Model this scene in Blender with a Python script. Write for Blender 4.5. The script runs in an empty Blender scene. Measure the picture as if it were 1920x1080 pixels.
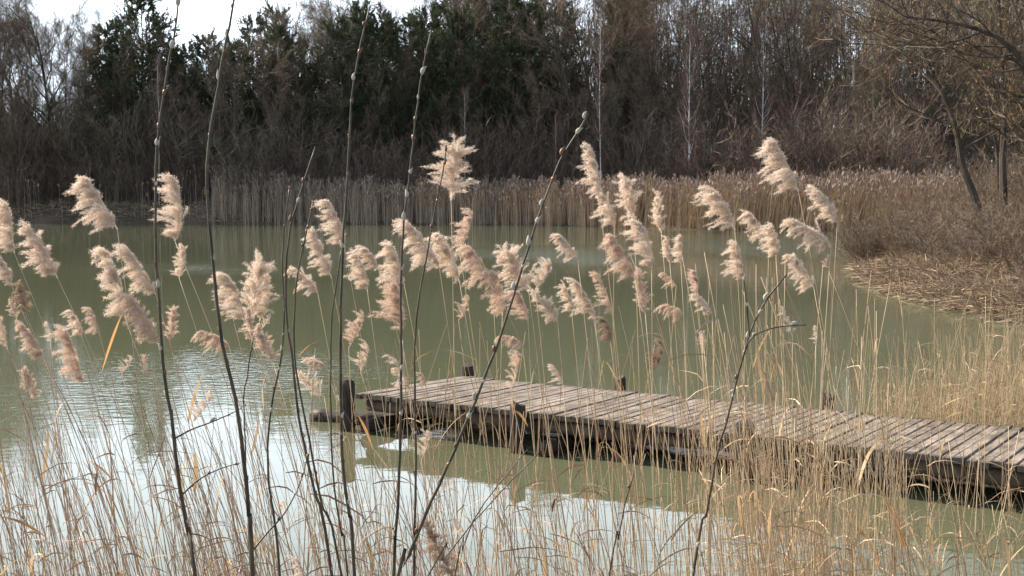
import bpy, math, random
import numpy as np
from mathutils import Vector, Matrix

# ------------------------------------------------------------------ camera, world, sun, exposure
SC = bpy.context.scene
COL = SC.collection
F_PX = 2450.0                       # focal length in pixels of the 1920 px wide photograph
EYE = np.array([0.0, 0.0, 2.5])     # eye height above the pond's surface
PITCH = math.atan(180.0 / F_PX)
cam_d = bpy.data.cameras.new('camera')
cam_d.sensor_width = 36.0
cam_d.lens = F_PX / 1920.0 * 36.0
cam_d.clip_start = 0.1
cam_d.clip_end = 6000.0
cam = bpy.data.objects.new('camera', cam_d)
cam.location = EYE
cam.rotation_euler = (math.pi / 2 - PITCH, 0, 0)
COL.objects.link(cam)
SC.camera = cam

SUN_AZ = math.radians(-58.0)        # clockwise from the view direction: sun stands ahead on the left
SUN_EL = math.radians(34.0)
world = bpy.data.worlds.new('World')
SC.world = world
world.use_nodes = True
wn, wl = world.node_tree.nodes, world.node_tree.links
wn.clear()
w_out = wn.new('ShaderNodeOutputWorld')
w_bg = wn.new('ShaderNodeBackground')
w_bg.inputs['Strength'].default_value = 0.085
sky = wn.new('ShaderNodeTexSky')
sky.sky_type = 'NISHITA'
sky.sun_disc = False
sky.sun_elevation = SUN_EL
sky.sun_rotation = SUN_AZ
sky.air_density = 1.0
sky.dust_density = 1.6
sky.ozone_density = 1.0
# thin bright clouds over the whole dome
tc = wn.new('ShaderNodeTexCoord')
sepv = wn.new('ShaderNodeSeparateXYZ')
wl.new(tc.outputs['Generated'], sepv.inputs[0])
zmax = wn.new('ShaderNodeMath'); zmax.operation = 'ADD'; zmax.inputs[1].default_value = 0.12
wl.new(sepv.outputs['Z'], zmax.inputs[0])
dx = wn.new('ShaderNodeMath'); dx.operation = 'DIVIDE'
dy = wn.new('ShaderNodeMath'); dy.operation = 'DIVIDE'
wl.new(sepv.outputs['X'], dx.inputs[0]); wl.new(zmax.outputs[0], dx.inputs[1])
wl.new(sepv.outputs['Y'], dy.inputs[0]); wl.new(zmax.outputs[0], dy.inputs[1])
cmb = wn.new('ShaderNodeCombineXYZ')
wl.new(dx.outputs[0], cmb.inputs[0]); wl.new(dy.outputs[0], cmb.inputs[1])
cmb.inputs[2].default_value = 3.7
cn = wn.new('ShaderNodeTexNoise')
cn.inputs['Scale'].default_value = 1.1
cn.inputs['Detail'].default_value = 6.0
cn.inputs['Roughness'].default_value = 0.55
wl.new(cmb.outputs[0], cn.inputs['Vector'])
cr = wn.new('ShaderNodeValToRGB')
cr.color_ramp.elements[0].position = 0.5; cr.color_ramp.elements[0].color = (0.03, 0.03, 0.03, 1)
cr.color_ramp.elements[1].position = 0.70; cr.color_ramp.elements[1].color = (0.7, 0.7, 0.7, 1)
wl.new(cn.outputs['Fac'], cr.inputs[0])
cmix = wn.new('ShaderNodeMixRGB')
cmix.inputs[2].default_value = (14.6, 16.6, 18.8, 1)
# the haze thickens towards the horizon
hz = wn.new('ShaderNodeMapRange'); hz.inputs[1].default_value = 0.24; hz.inputs[2].default_value = 0.40; hz.inputs[3].default_value = 0.95; hz.inputs[4].default_value = 0.0
wl.new(sepv.outputs['Z'], hz.inputs[0])
hmax = wn.new('ShaderNodeMath'); hmax.operation = 'MAXIMUM'
# and scatters forward: brightest on the sun's side of the sky, fading to the far side
sd = wn.new('ShaderNodeVectorMath'); sd.operation = 'DOT_PRODUCT'
sd.inputs[1].default_value = (math.sin(SUN_AZ), math.cos(SUN_AZ), 0.0)
wl.new(tc.outputs['Generated'], sd.inputs[0])
sm = wn.new('ShaderNodeMapRange'); sm.interpolation_type = 'SMOOTHSTEP'
sm.inputs[1].default_value = -0.75; sm.inputs[2].default_value = 0.65; sm.inputs[3].default_value = 0.08; sm.inputs[4].default_value = 1.0
wl.new(sd.outputs['Value'], sm.inputs[0])
hs = wn.new('ShaderNodeMath'); hs.operation = 'MULTIPLY'
wl.new(hz.outputs[0], hs.inputs[0]); wl.new(sm.outputs[0], hs.inputs[1])
wl.new(hs.outputs[0], hmax.inputs[0]); wl.new(cr.outputs[0], hmax.inputs[1])
wl.new(hmax.outputs[0], cmix.inputs[0])
wl.new(sky.outputs[0], cmix.inputs[1])
wl.new(cmix.outputs[0], w_bg.inputs[0])
wl.new(w_bg.outputs[0], w_out.inputs[0])

sun_d = bpy.data.lights.new('sun', 'SUN')
sun_d.energy = 5.0
sun_d.angle = math.radians(0.53)
sun_d.color = (1.0, 0.90, 0.76)
sun_o = bpy.data.objects.new('sun', sun_d)
sdir = Vector((math.sin(SUN_AZ) * math.cos(SUN_EL), math.cos(SUN_AZ) * math.cos(SUN_EL), math.sin(SUN_EL)))
sun_o.rotation_euler = sdir.to_track_quat('Z', 'Y').to_euler()
COL.objects.link(sun_o)
SC.view_settings.view_transform = 'Standard'
SC.view_settings.look = 'None'
SC.view_settings.exposure = 0.95
SC.view_settings.gamma = 1.0
SC.view_settings.use_curve_mapping = False
SC.cycles.max_bounces = 6
SC.cycles.transparent_max_bounces = 8

# ------------------------------------------------------------------ helpers
rng = np.random.default_rng(11)
random.seed(4)
FWD = np.array([0, math.cos(PITCH), -math.sin(PITCH)])
UPV = np.array([0, math.sin(PITCH), math.cos(PITCH)])

def ray(px, py):
    return np.array([(px - 960.0) / F_PX, 0, 0]) + FWD - UPV * ((py - 540.0) / F_PX)

def at(px, py, Y):
    """the point seen at a pixel of the photograph, Y metres ahead"""
    d = ray(px, py)
    return EYE + d * (Y / d[1])

def on(px, py, z=0.0):
    """the point seen at a pixel on the level z"""
    d = ray(px, py)
    return EYE + d * ((z - EYE[2]) / d[2])

def unit(v):
    return v / np.maximum(np.linalg.norm(v, axis=-1, keepdims=True), 1e-9)

def perps(T):
    ref = np.where(np.abs(T[..., 2:3]) > 0.9, np.array([1.0, 0, 0]), np.array([0, 0, 1.0]))
    a = unit(np.cross(T, ref))
    return a, np.cross(T, a)

class Geo:
    def __init__(self):
        self.v, self.f, self.n = [], {3: [], 4: []}, 0
        self.extra = []
    def add(self, v, f):
        v = np.asarray(v, float).reshape(-1, 3); f = np.asarray(f, int)
        self.v.append(v); self.f[f.shape[1]].append(f + self.n); self.n += len(v)
    def tubes(self, P, R, sides=5, cap=True):
        """P (N,K,3) centre lines, R (N,K) radii"""
        P = np.asarray(P, float); R = np.asarray(R, float)
        N, K, _ = P.shape
        T = np.gradient(P, axis=1) if K > 2 else np.repeat((P[:, 1:] - P[:, :1]), 2, 1)
        T = unit(T)
        t0 = unit(P[:, -1] - P[:, 0])
        a0, _b = perps(t0)
        A = unit(a0[:, None] - T * np.sum(a0[:, None] * T, -1, keepdims=True))
        B = np.cross(T, A)
        ang = np.linspace(0, 2 * math.pi, sides, endpoint=False)
        ring = P[:, :, None] + R[:, :, None, None] * (A[:, :, None] * np.cos(ang)[:, None] + B[:, :, None] * np.sin(ang)[:, None])
        idx = np.arange(N * K * sides).reshape(N, K, sides)
        q = np.stack([idx[:, :-1], np.roll(idx[:, :-1], -1, 2), np.roll(idx[:, 1:], -1, 2), idx[:, 1:]], -1).reshape(-1, 4)
        n0 = self.n
        self.add(ring, q)
        if cap and sides in (3, 4):
            for k, rev in ((0, True), (K - 1, False)):
                e = idx[:, k, ::-1] if rev else idx[:, k]
                self.f[sides].append(e.reshape(-1, sides) + n0)
        elif cap:
            for k, rev in ((0, True), (K - 1, False)):
                c = P[:, k]
                base = self.n
                self.v.append(c); self.n += N
                e = idx[:, k] + n0
                e2 = np.roll(e, -1, 1)
                ci = np.repeat((base + np.arange(N))[:, None], sides, 1)
                tri = np.stack([ci, e2, e] if rev else [ci, e, e2], -1).reshape(-1, 3)
                self.f[3].append(tri)
    def slivers(self, P, D, L, W):
        """one tapering triangle each: base P, direction D, length L, base width W"""
        a, b = perps(D)
        th = rng.uniform(0, 2 * math.pi, (len(P), 1))
        s = (a * np.cos(th) + b * np.sin(th)) * (np.asarray(W)[:, None] * 0.5)
        v = np.stack([P - s, P + s, P + D * np.asarray(L)[:, None]], 1)
        self.add(v, np.arange(len(P) * 3).reshape(-1, 3))
    def ribbons(self, P, W, side=None):
        """P (N,K,3) lines, W (N,K) widths; flat blades"""
        N, K, _ = P.shape
        T = unit(np.gradient(P, axis=1) if K > 2 else np.repeat((P[:, 1:] - P[:, :1]), 2, 1))
        if side is None:
            a, b = perps(T[:, 0]); th = rng.uniform(0, 2 * math.pi, (N, 1))
            side = a * np.cos(th) + b * np.sin(th)
        S = unit(side[:, None] - T * np.sum(side[:, None] * T, -1, keepdims=True)) * (W[:, :, None] * 0.5)
        v = np.stack([P - S, P + S], 2)
        idx = np.arange(N * K * 2).reshape(N, K, 2)
        q = np.stack([idx[:, :-1, 0], idx[:, :-1, 1], idx[:, 1:, 1], idx[:, 1:, 0]], -1).reshape(-1, 4)
        self.add(v, q)
    def mesh(self, name, mat, smooth=False):
        me = bpy.data.meshes.new(name)
        V = np.concatenate(self.v)
        t = np.concatenate(self.f[3]) if self.f[3] else np.zeros((0, 3), int)
        q = np.concatenate(self.f[4]) if self.f[4] else np.zeros((0, 4), int)
        me.vertices.add(len(V)); me.vertices.foreach_set('co', V.ravel())
        nl = t.size + q.size
        me.loops.add(nl); me.loops.foreach_set('vertex_index', np.concatenate([t.ravel(), q.ravel()]))
        me.polygons.add(len(t) + len(q))
        st = np.concatenate([np.arange(len(t)) * 3, t.size + np.arange(len(q)) * 4])
        me.polygons.foreach_set('loop_start', st)
        me.polygons.foreach_set('use_smooth', np.full(len(st), smooth))
        me.materials.append(mat)
        me.update(calc_edges=True)
        return me

def link(name, me, parent=None, loc=None, kind=None):
    o = bpy.data.objects.new(name, me)
    COL.objects.link(o)
    if parent is not None: o.parent = parent
    if loc is not None: o.location = loc
    if kind: o['kind'] = kind
    return o

def thing(name, label, cat, group=None, loc=(0, 0, 0)):
    o = bpy.data.objects.new(name, None)
    o.empty_display_size = 0.1
    COL.objects.link(o); o.location = loc
    o['label'] = label; o['category'] = cat
    if group: o['group'] = group
    return o

def tag(o, label, cat=None, group=None, kind=None):
    o['label'] = label
    if cat: o['category'] = cat
    if group: o['group'] = group
    if kind: o['kind'] = kind
    return o

# ------------------------------------------------------------------ materials
def material(name, c1, c2, scale=8.0, rough=0.9, island=0.0, translucent=0.0, spec=0.25, coord='Object', stretch=(1, 1, 1), bump=0.0, c3=None, detail=5.0):
    m = bpy.data.materials.new(name); m.use_nodes = True
    n, l = m.node_tree.nodes, m.node_tree.links
    bsdf = n['Principled BSDF']
    t = n.new('ShaderNodeTexCoord'); mp = n.new('ShaderNodeMapping'); mp.inputs['Scale'].default_value = stretch
    l.new(t.outputs[coord], mp.inputs[0])
    nz = n.new('ShaderNodeTexNoise'); nz.inputs['Scale'].default_value = scale; nz.inputs['Detail'].default_value = detail
    l.new(mp.outputs[0], nz.inputs['Vector'])
    fac = nz.outputs['Fac']
    if island > 0:
        g = n.new('ShaderNodeNewGeometry')
        mx = n.new('ShaderNodeMath'); mx.operation = 'MULTIPLY_ADD'
        mx.inputs[1].default_value = island; l.new(g.outputs['Random Per Island'], mx.inputs[0])
        s2 = n.new('ShaderNodeMath'); s2.operation = 'MULTIPLY_ADD'; s2.inputs[1].default_value = 1 - island; s2.inputs[2].default_value = 0
        l.new(fac, s2.inputs[0]); l.new(s2.outputs[0], mx.inputs[2])
        fac = mx.outputs[0]
    r = n.new('ShaderNodeValToRGB')
    e = r.color_ramp.elements
    lo, hi = (0.15, 0.85) if island > 0.3 else (0.32, 0.68)
    e[0].position = lo; e[0].color = (*c1, 1)
    e[1].position = hi; e[1].color = (*c2, 1)
    if c3:
        k = e.new(hi + (1 - hi) * 0.6 if island > 0.3 else 0.75); k.color = (*c3, 1)
    l.new(fac, r.inputs[0]); l.new(r.outputs[0], bsdf.inputs['Base Color'])
    bsdf.inputs['Roughness'].default_value = rough
    bsdf.inputs['Specular IOR Level'].default_value = spec
    if bump > 0:
        b = n.new('ShaderNodeBump'); b.inputs['Strength'].default_value = bump; b.inputs['Distance'].default_value = 0.02
        l.new(nz.outputs['Fac'], b.inputs['Height']); l.new(b.outputs[0], bsdf.inputs['Normal'])
    if translucent > 0:
        tr = n.new('ShaderNodeBsdfTranslucent'); ms = n.new('ShaderNodeMixShader'); ms.inputs[0].default_value = translucent
        l.new(r.outputs[0], tr.inputs[0]); l.new(bsdf.outputs[0], ms.inputs[1]); l.new(tr.outputs[0], ms.inputs[2])
        l.new(ms.outputs[0], n['Material Output'].inputs[0])
    return m

M_bark = material('bark_brown', (0.035, 0.028, 0.022), (0.10, 0.080, 0.062), 3.0, 0.95, bump=0.4, stretch=(1, 1, 0.25))
M_bark_g = material('bark_grey', (0.07, 0.060, 0.050), (0.24, 0.20, 0.165), 3.0, 0.95, bump=0.4, stretch=(1, 1, 0.25))
M_twig = material('twigs_brown', (0.048, 0.034, 0.024), (0.33, 0.235, 0.16), 0.7, 0.6, island=0.6)
M_twig_t = material('twigs_tan', (0.09, 0.062, 0.040), (0.34, 0.24, 0.155), 0.7, 0.9, island=0.6)
M_twig_r = material('twigs_reddish', (0.055, 0.037, 0.029), (0.28, 0.185, 0.14), 0.7, 0.6, island=0.6)
M_twig_o = material('twigs_olive', (0.05, 0.042, 0.026), (0.33, 0.265, 0.17), 0.7, 0.6, island=0.6)
M_twig_b = material('twigs_lichened', (0.045, 0.033, 0.022), (0.27, 0.20, 0.125), 0.7, 0.9, island=0.7)
M_needle = material('pine_needles', (0.024, 0.035, 0.017), (0.125, 0.155, 0.078), 0.6, 0.55, island=0.5, translucent=0.2)
M_pinebark = material('pine_bark', (0.07, 0.04, 0.028), (0.20, 0.12, 0.08), 3.0, 0.95, bump=0.4, stretch=(1, 1, 0.3))
M_birch = material('birch_bark', (0.40, 0.37, 0.34), (0.86, 0.83, 0.80), 2.2, 0.7, stretch=(1, 1, 3.0))
M_dryleaf = material('dry_leaves', (0.20, 0.10, 0.045), (0.48, 0.27, 0.13), 5.0, 0.8, island=0.7, translucent=0.3)
M_reed = material('reed_stems', (0.30, 0.20, 0.105), (0.60, 0.44, 0.255), 1.5, 0.55, island=0.6, spec=0.4)
M_stem = material('near_reed_stems', (0.36, 0.245, 0.14), (0.66, 0.50, 0.31), 6.0, 0.5, island=0.35, spec=0.4)
M_stem2 = material('weathered_reed_stems', (0.20, 0.115, 0.06), (0.52, 0.36, 0.21), 4.0, 0.6, island=0.6, spec=0.35)
M_russet = material('russet_stalks', (0.15, 0.070, 0.040), (0.48, 0.28, 0.15), 4.0, 0.6, island=0.7)
M_farreed = material('far_reed_stems', (0.17, 0.12, 0.080), (0.58, 0.44, 0.31), 0.25, 0.7, island=0.5)
M_goldreed = material('golden_reed_stems', (0.22, 0.15, 0.090), (0.58, 0.43, 0.28), 0.25, 0.7, island=0.5)
M_farhead = material('far_reed_heads', (0.20, 0.145, 0.115), (0.46, 0.35, 0.27), 0.5, 0.9, island=0.7)
M_leaf = material('dry_reed_leaves', (0.42, 0.25, 0.10), (0.68, 0.50, 0.29), 3.0, 0.6, island=0.6, translucent=0.35)
M_leaf_o = material('orange_reed_leaves', (0.36, 0.16, 0.05), (0.56, 0.32, 0.13), 3.0, 0.55, translucent=0.4)
M_plume = material('plume_cream', (0.70, 0.56, 0.45), (0.92, 0.82, 0.71), 5.0, 0.95, island=0.5, translucent=0.42, spec=0.1)
M_plume_p = material('plume_pinkish', (0.62, 0.46, 0.36), (0.88, 0.74, 0.62), 5.0, 0.95, island=0.5, translucent=0.42, spec=0.1)
M_plume_d = material('plume_brown', (0.26, 0.17, 0.115), (0.66, 0.49, 0.37), 5.0, 0.95, island=0.5, translucent=0.35, spec=0.1)
M_willow = material('willow_bark', (0.030, 0.022, 0.014), (0.105, 0.078, 0.042), 14.0, 0.5, bump=0.3, spec=0.4)
M_catkin = material('catkin_scale', (0.10, 0.045, 0.025), (0.22, 0.10, 0.05), 60.0, 0.35, spec=0.5)
M_catkin_w = material('catkin_fur', (0.24, 0.20, 0.15), (0.62, 0.57, 0.50), 80.0, 0.9)
M_litter = material('reed_litter', (0.13, 0.085, 0.052), (0.60, 0.46, 0.31), 1.5, 0.85, island=0.7)
M_scrap = material('white_scrap', (0.7, 0.72, 0.75), (0.85, 0.86, 0.88), 20.0, 0.5)
M_log = material('wet_log', (0.02, 0.012, 0.009), (0.065, 0.042, 0.030), 6.0, 0.6, bump=0.5, stretch=(1, 4, 4))
M_post = material('post_wood', (0.018, 0.013, 0.011), (0.075, 0.056, 0.045), 9.0, 0.85, bump=0.5, stretch=(4, 4, 0.6))
M_beam = material('log_beam_bark', (0.030, 0.020, 0.014), (0.14, 0.10, 0.070), 6.0, 0.9, bump=0.5)

def plank_material():
    m = bpy.data.materials.new('plank_wood'); m.use_nodes = True
    n, l = m.node_tree.nodes, m.node_tree.links
    b = n['Principled BSDF']
    t = n.new('ShaderNodeTexCoord')
    oi = n.new('ShaderNodeObjectInfo')
    off = n.new('ShaderNodeVectorMath'); off.operation = 'SCALE'
    cb = n.new('ShaderNodeCombineXYZ'); 
    for i in range(3): l.new(oi.outputs['Random'], cb.inputs[i])
    l.new(cb.outputs[0], off.inputs[0]); off.inputs['Scale'].default_value = 37.0
    ad = n.new('ShaderNodeVectorMath'); ad.operation = 'ADD'
    l.new(t.outputs['Object'], ad.inputs[0]); l.new(off.outputs[0], ad.inputs[1])
    mp = n.new('ShaderNodeMapping'); mp.inputs['Scale'].default_value = (55, 2.5, 40); l.new(ad.outputs[0], mp.inputs[0])
    g = n.new('ShaderNodeTexNoise'); g.inputs['Scale'].default_value = 1.0; g.inputs['Detail'].default_value = 6; l.new(mp.outputs[0], g.inputs['Vector'])
    s = n.new('ShaderNodeTexNoise'); s.inputs['Scale'].default_value = 5.0; s.inputs['Detail'].default_value = 5; l.new(ad.outputs[0], s.inputs['Vector'])
    r = n.new('ShaderNodeValToRGB'); e = r.color_ramp.elements
    e[0].position = 0.3; e[0].color = (0.17, 0.135, 0.105, 1); e[1].position = 0.7; e[1].color = (0.40, 0.325, 0.26, 1)
    l.new(g.outputs['Fac'], r.inputs[0])
    r2 = n.new('ShaderNodeValToRGB'); e = r2.color_ramp.elements
    e[0].position = 0.35; e[0].color = (0.42, 0.40, 0.37, 1); e[1].position = 0.6; e[1].color = (1, 1, 1, 1)
    l.new(s.outputs['Fac'], r2.inputs[0])
    mx = n.new('ShaderNodeMixRGB'); mx.blend_type = 'MULTIPLY'; mx.inputs[0].default_value = 0.85
    l.new(r.outputs[0], mx.inputs[1]); l.new(r2.outputs[0], mx.inputs[2])
    hv = n.new('ShaderNodeHueSaturation')
    mr = n.new('ShaderNodeMapRange'); mr.inputs[3].default_value = 0.84; mr.inputs[4].default_value = 1.14
    l.new(oi.outputs['Random'], mr.inputs[0]); l.new(mr.outputs[0], hv.inputs['Value']); l.new(mx.outputs[0], hv.inputs['Color'])
    # the edges of the deck darken unevenly to near black
    sp = n.new('ShaderNodeSeparateXYZ'); l.new(t.outputs['Object'], sp.inputs[0])
    ab = n.new('ShaderNodeMath'); ab.operation = 'ABSOLUTE'; l.new(sp.outputs['Y'], ab.inputs[0])
    am = n.new('ShaderNodeMath'); am.operation = 'MULTIPLY_ADD'; am.inputs[1].default_value = 0.28; l.new(s.outputs['Fac'], am.inputs[0]); l.new(ab.outputs[0], am.inputs[2])
    mr2 = n.new('ShaderNodeMapRange'); mr2.inputs[1].default_value = 0.90; mr2.inputs[2].default_value = 0.99; l.new(am.outputs[0], mr2.inputs[0])
    mr2.inputs[4].default_value = 0.8
    m3 = n.new('ShaderNodeMixRGB'); m3.inputs[2].default_value = (0.045, 0.036, 0.028, 1)
    l.new(mr2.outputs[0], m3.inputs[0]); l.new(hv.outputs[0], m3.inputs[1])
    l.new(m3.outputs[0], b.inputs['Base Color'])
    b.inputs['Roughness'].default_value = 0.8; b.inputs['Specular IOR Level'].default_value = 0.3
    bp = n.new('ShaderNodeBump'); bp.inputs['Strength'].default_value = 0.5; bp.inputs['Distance'].default_value = 0.004
    l.new(g.outputs['Fac'], bp.inputs['Height']); l.new(bp.outputs[0], b.inputs['Normal'])
    return m
M_plank = plank_material()

def ground_material():
    m = bpy.data.materials.new('bank_soil'); m.use_nodes = True
    n, l = m.node_tree.nodes, m.node_tree.links
    b = n['Principled BSDF']
    t = n.new('ShaderNodeTexCoord')
    a = n.new('ShaderNodeTexNoise'); a.inputs['Scale'].default_value = 0.35; a.inputs['Detail'].default_value = 8; l.new(t.outputs['Object'], a.inputs['Vector'])
    c = n.new('ShaderNodeTexNoise'); c.inputs['Scale'].default_value = 9.0; c.inputs['Detail'].default_value = 8; l.new(t.outputs['Object'], c.inputs['Vector'])
    r = n.new('ShaderNodeValToRGB'); e = r.color_ramp.elements
    e[0].position = 0.35; e[0].color = (0.075, 0.050, 0.032, 1); e[1].position = 0.7; e[1].color = (0.22, 0.155, 0.10, 1)
    l.new(c.outputs['Fac'], r.inputs[0])
    r2 = n.new('ShaderNodeValToRGB'); e = r2.color_ramp.elements
    e[0].position = 0.4; e[0].color = (0.6, 0.6, 0.55, 1); e[1].position = 0.6; e[1].color = (1, 1, 1, 1)
    l.new(a.outputs['Fac'], r2.inputs[0])
    mx = n.new('ShaderNodeMixRGB'); mx.blend_type = 'MULTIPLY'; mx.inputs[0].default_value = 1
    l.new(r.outputs[0], mx.inputs[1]); l.new(r2.outputs[0], mx.inputs[2]); l.new(mx.outputs[0], b.inputs['Base Color'])
    b.inputs['Roughness'].default_value = 0.95
    bp = n.new('ShaderNodeBump'); bp.inputs['Strength'].default_value = 0.8; bp.inputs['Distance'].default_value = 0.08
    l.new(c.outputs['Fac'], bp.inputs['Height']); l.new(bp.outputs[0], b.inputs['Normal'])
    return m
M_ground = ground_material()

def water_material():
    m = bpy.data.materials.new('turbid_pond_water'); m.use_nodes = True
    n, l = m.node_tree.nodes, m.node_tree.links
    b = n['Principled BSDF']
    t = n.new('ShaderNodeTexCoord')
    c = n.new('ShaderNodeTexNoise'); c.inputs['Scale'].default_value = 0.06; c.inputs['Detail'].default_value = 3; l.new(t.outputs['Object'], c.inputs['Vector'])
    r = n.new('ShaderNodeValToRGB'); e = r.color_ramp.elements
    e[0].position = 0.35; e[0].color = (0.106, 0.115, 0.066, 1); e[1].position = 0.65; e[1].color = (0.125, 0.134, 0.080, 1)
    l.new(c.outputs['Fac'], r.inputs[0]); l.new(r.outputs[0], b.inputs['Base Color'])
    b.inputs['Roughness'].default_value = 0.03
    b.inputs['IOR'].default_value = 1.333
    b.inputs['Specular IOR Level'].default_value = 0.5
    # wavelets: short crests, strong where the wind touches the pond, faint elsewhere
    mp = n.new('ShaderNodeMapping'); mp.inputs['Scale'].default_value = (1.0, 1.5, 1); l.new(t.outputs['Object'], mp.inputs[0])
    w1 = n.new('ShaderNodeTexNoise'); w1.inputs['Scale'].default_value = 5.0; w1.inputs['Detail'].default_value = 3; l.new(mp.outputs[0], w1.inputs['Vector'])
    w2 = n.new('ShaderNodeTexNoise'); w2.inputs['Scale'].default_value = 0.9; w2.inputs['Detail'].default_value = 2; l.new(mp.outputs[0], w2.inputs['Vector'])
    # wind patches in world metres: sum of soft ellipses broken by noise
    sp = n.new('ShaderNodeSeparateXYZ'); l.new(t.outputs['Object'], sp.inputs[0])
    mpn = n.new('ShaderNodeMapping'); mpn.inputs['Scale'].default_value = (0.25, 0.12, 1); l.new(t.outputs['Object'], mpn.inputs[0])
    pn = n.new('ShaderNodeTexNoise'); pn.inputs['Scale'].default_value = 1.0; pn.inputs['Detail'].default_value = 4; l.new(mpn.outputs[0], pn.inputs['Vector'])
    total = None
    def M(op, a_, b_=None, c_=None):
        k = n.new('ShaderNodeMath'); k.operation = op
        for i, x in enumerate((a_, b_, c_)):
            if x is None: continue
            if isinstance(x, (int, float)): k.inputs[i].default_value = x
            else: l.new(x, k.inputs[i])
        return k.outputs[0]
    for (cx, cy, rx, ry, s) in WIND:
        ex = M('DIVIDE', M('SUBTRACT', sp.outputs['X'], cx), rx)
        ey = M('DIVIDE', M('SUBTRACT', sp.outputs['Y'], cy), ry)
        rr = M('ADD', M('POWER', M('ABSOLUTE', ex), 2.0), M('POWER', M('ABSOLUTE', ey), 2.0))
        v = M('MULTIPLY', M('MAXIMUM', M('SUBTRACT', 1.0, rr), 0.0), s)
        total = v if total is None else M('ADD', total, v)
    mask = M('MULTIPLY', total, M('MULTIPLY_ADD', pn.outputs['Fac'], 2.4, -0.5))
    mask = M('MAXIMUM', mask, 0.0)
    amp = M('ADD', mask, 0.05)
    b1 = n.new('ShaderNodeBump'); b1.inputs['Distance'].default_value = 0.022; l.new(amp, b1.inputs['Strength']); l.new(w1.outputs['Fac'], b1.inputs['Height'])
    b2 = n.new('ShaderNodeBump'); b2.inputs['Distance'].default_value = 0.05; b2.inputs['Strength'].default_value = 0.05
    l.new(w2.outputs['Fac'], b2.inputs['Height']); l.new(b1.outputs[0], b2.inputs['Normal']); l.new(b2.outputs[0], b.inputs['Normal'])
    return m

# wind patches: centre x, y, half sizes, strength (metres on the pond)
WIND = []
for (px, py, rpx, ya, yb, s) in ((1050, 482, 260, 458, 508, 3.0), (1430, 462, 330, 438, 494, 3.0), (430, 505, 330, 488, 522, 0.9),
                                 (200, 730, 520, 640, 810, 0.3), (640, 690, 220, 640, 745, 0.35), (1500, 1050, 500, 960, 1300, 0.35)):
    c = on(px, py); a_ = on(px, ya); b_ = on(px, yb)
    WIND.append((float(c[0]), float((a_[1] + b_[1]) / 2), float(on(px + rpx, py)[0] - c[0]), float((a_[1] - b_[1]) / 2), s))
M_water = water_material()

# ------------------------------------------------------------------ terrain and water
shore_px = [(-900, 416), (-300, 417), (0, 418), (300, 418), (640, 420.5), (960, 422), (1120, 425), (1280, 430), (1500, 434), (1700, 438), (1730, 441),
            (1690, 455), (1640, 472), (1608, 492), (1602, 512), (1625, 534), (1680, 553), (1740, 568), (1800, 583), (1920, 607), (2150, 660)]
shore = [on(x, y)[:2] for x, y in shore_px] + [np.array(p) for p in ((10.5, 12.5), (12.0, 7.0), (9.0, 3.6), (3.0, 4.3), (0, 4.1), (-3.5, 4.5), (-9, 5.5), (-20, 9), (-45, 25), (-75, 60))]
shore = np.array(shore)

def shore_dist(x, y):
    """distance to the water's edge, positive on land"""
    P = np.stack([x, y], -1)
    best = np.full(x.shape, 1e9); inside = np.zeros(x.shape, bool)
    n = len(shore)
    for i in range(n):
        a, b = shore[i], shore[(i + 1) % n]
        ab = b - a
        t = np.clip(((P - a) @ ab) / (ab @ ab), 0, 1)
        d = np.linalg.norm(P - a - t[..., None] * ab, axis=-1)
        best = np.minimum(best, d)
        cond = ((a[1] > y) != (b[1] > y)) & (x < (b[0] - a[0]) * (y - a[1]) / (b[1] - a[1] + 1e-12) + a[0])
        inside ^= cond
    return np.where(inside, -best, best)

def height(x, y):
    x = np.asarray(x, float); y = np.asarray(y, float)
    d = shore_dist(x, y)
    wob = 0.10 * np.sin(x * 1.3 + y * 0.7) + 0.08 * np.sin(x * 0.45 - y * 0.9 + 1.0) + 0.05 * np.sin(x * 3.1 + y * 2.3)
    far = np.clip((y - 50) / 30, 0, 1)
    pen = np.clip((x - 8) / 6, 0, 1) * np.clip((y - 14) / 8, 0, 1) * (1 - far)
    A = 0.85 * (1 - far) * (1 - pen) + pen * 1.25 + far * (1.1 + 1.25 * np.clip((-x - 12) / 12, 0, 1))
    wd = 1.5 * (1 - far) * (1 - pen) + pen * 5.0 + far * (4.0 - 2.0 * np.clip((-x - 12) / 12, 0, 1))
    h = 0.03 + A * (1 - np.exp(-np.maximum(d, 0) / wd)) + wob * np.clip(d / 3, 0, 1) * 0.8
    return np.where(d > 0, h, -0.7 * np.clip(-d / 2.0, 0.02, 1))

def hgt(x, y):
    return float(height(np.array([x]), np.array([y]))[0])

def terrain():
    s = np.linspace(-1, 1, 341)
    gx = np.sign(s) * (np.abs(s) ** 3.2) * 2400 + s * 60
    t = np.linspace(0, 1, 381)
    gy = -40 + t * 190 + (t ** 9) * 3800
    X, Y = np.meshgrid(gx, gy)
    Z = height(X, Y)
    g = Geo()
    idx = np.arange(X.size).reshape(X.shape)
    q = np.stack([idx[:-1, :-1], idx[:-1, 1:], idx[1:, 1:], idx[1:, :-1]], -1).reshape(-1, 4)
    g.add(np.stack([X, Y, Z], -1), q)
    o = link('ground', g.mesh('ground', M_ground, True), kind='structure')
    o['label'] = 'brown earth banks and woodland floor around the pond'
terrain()
g = Geo()
g.add([(-120, -2, 0), (60, -2, 0), (60, 112, 0), (-120, 112, 0)], [(0, 1, 2, 3)])
tag(link('water', g.mesh('water', M_water), kind='structure'), 'still murky green pond water')

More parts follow.
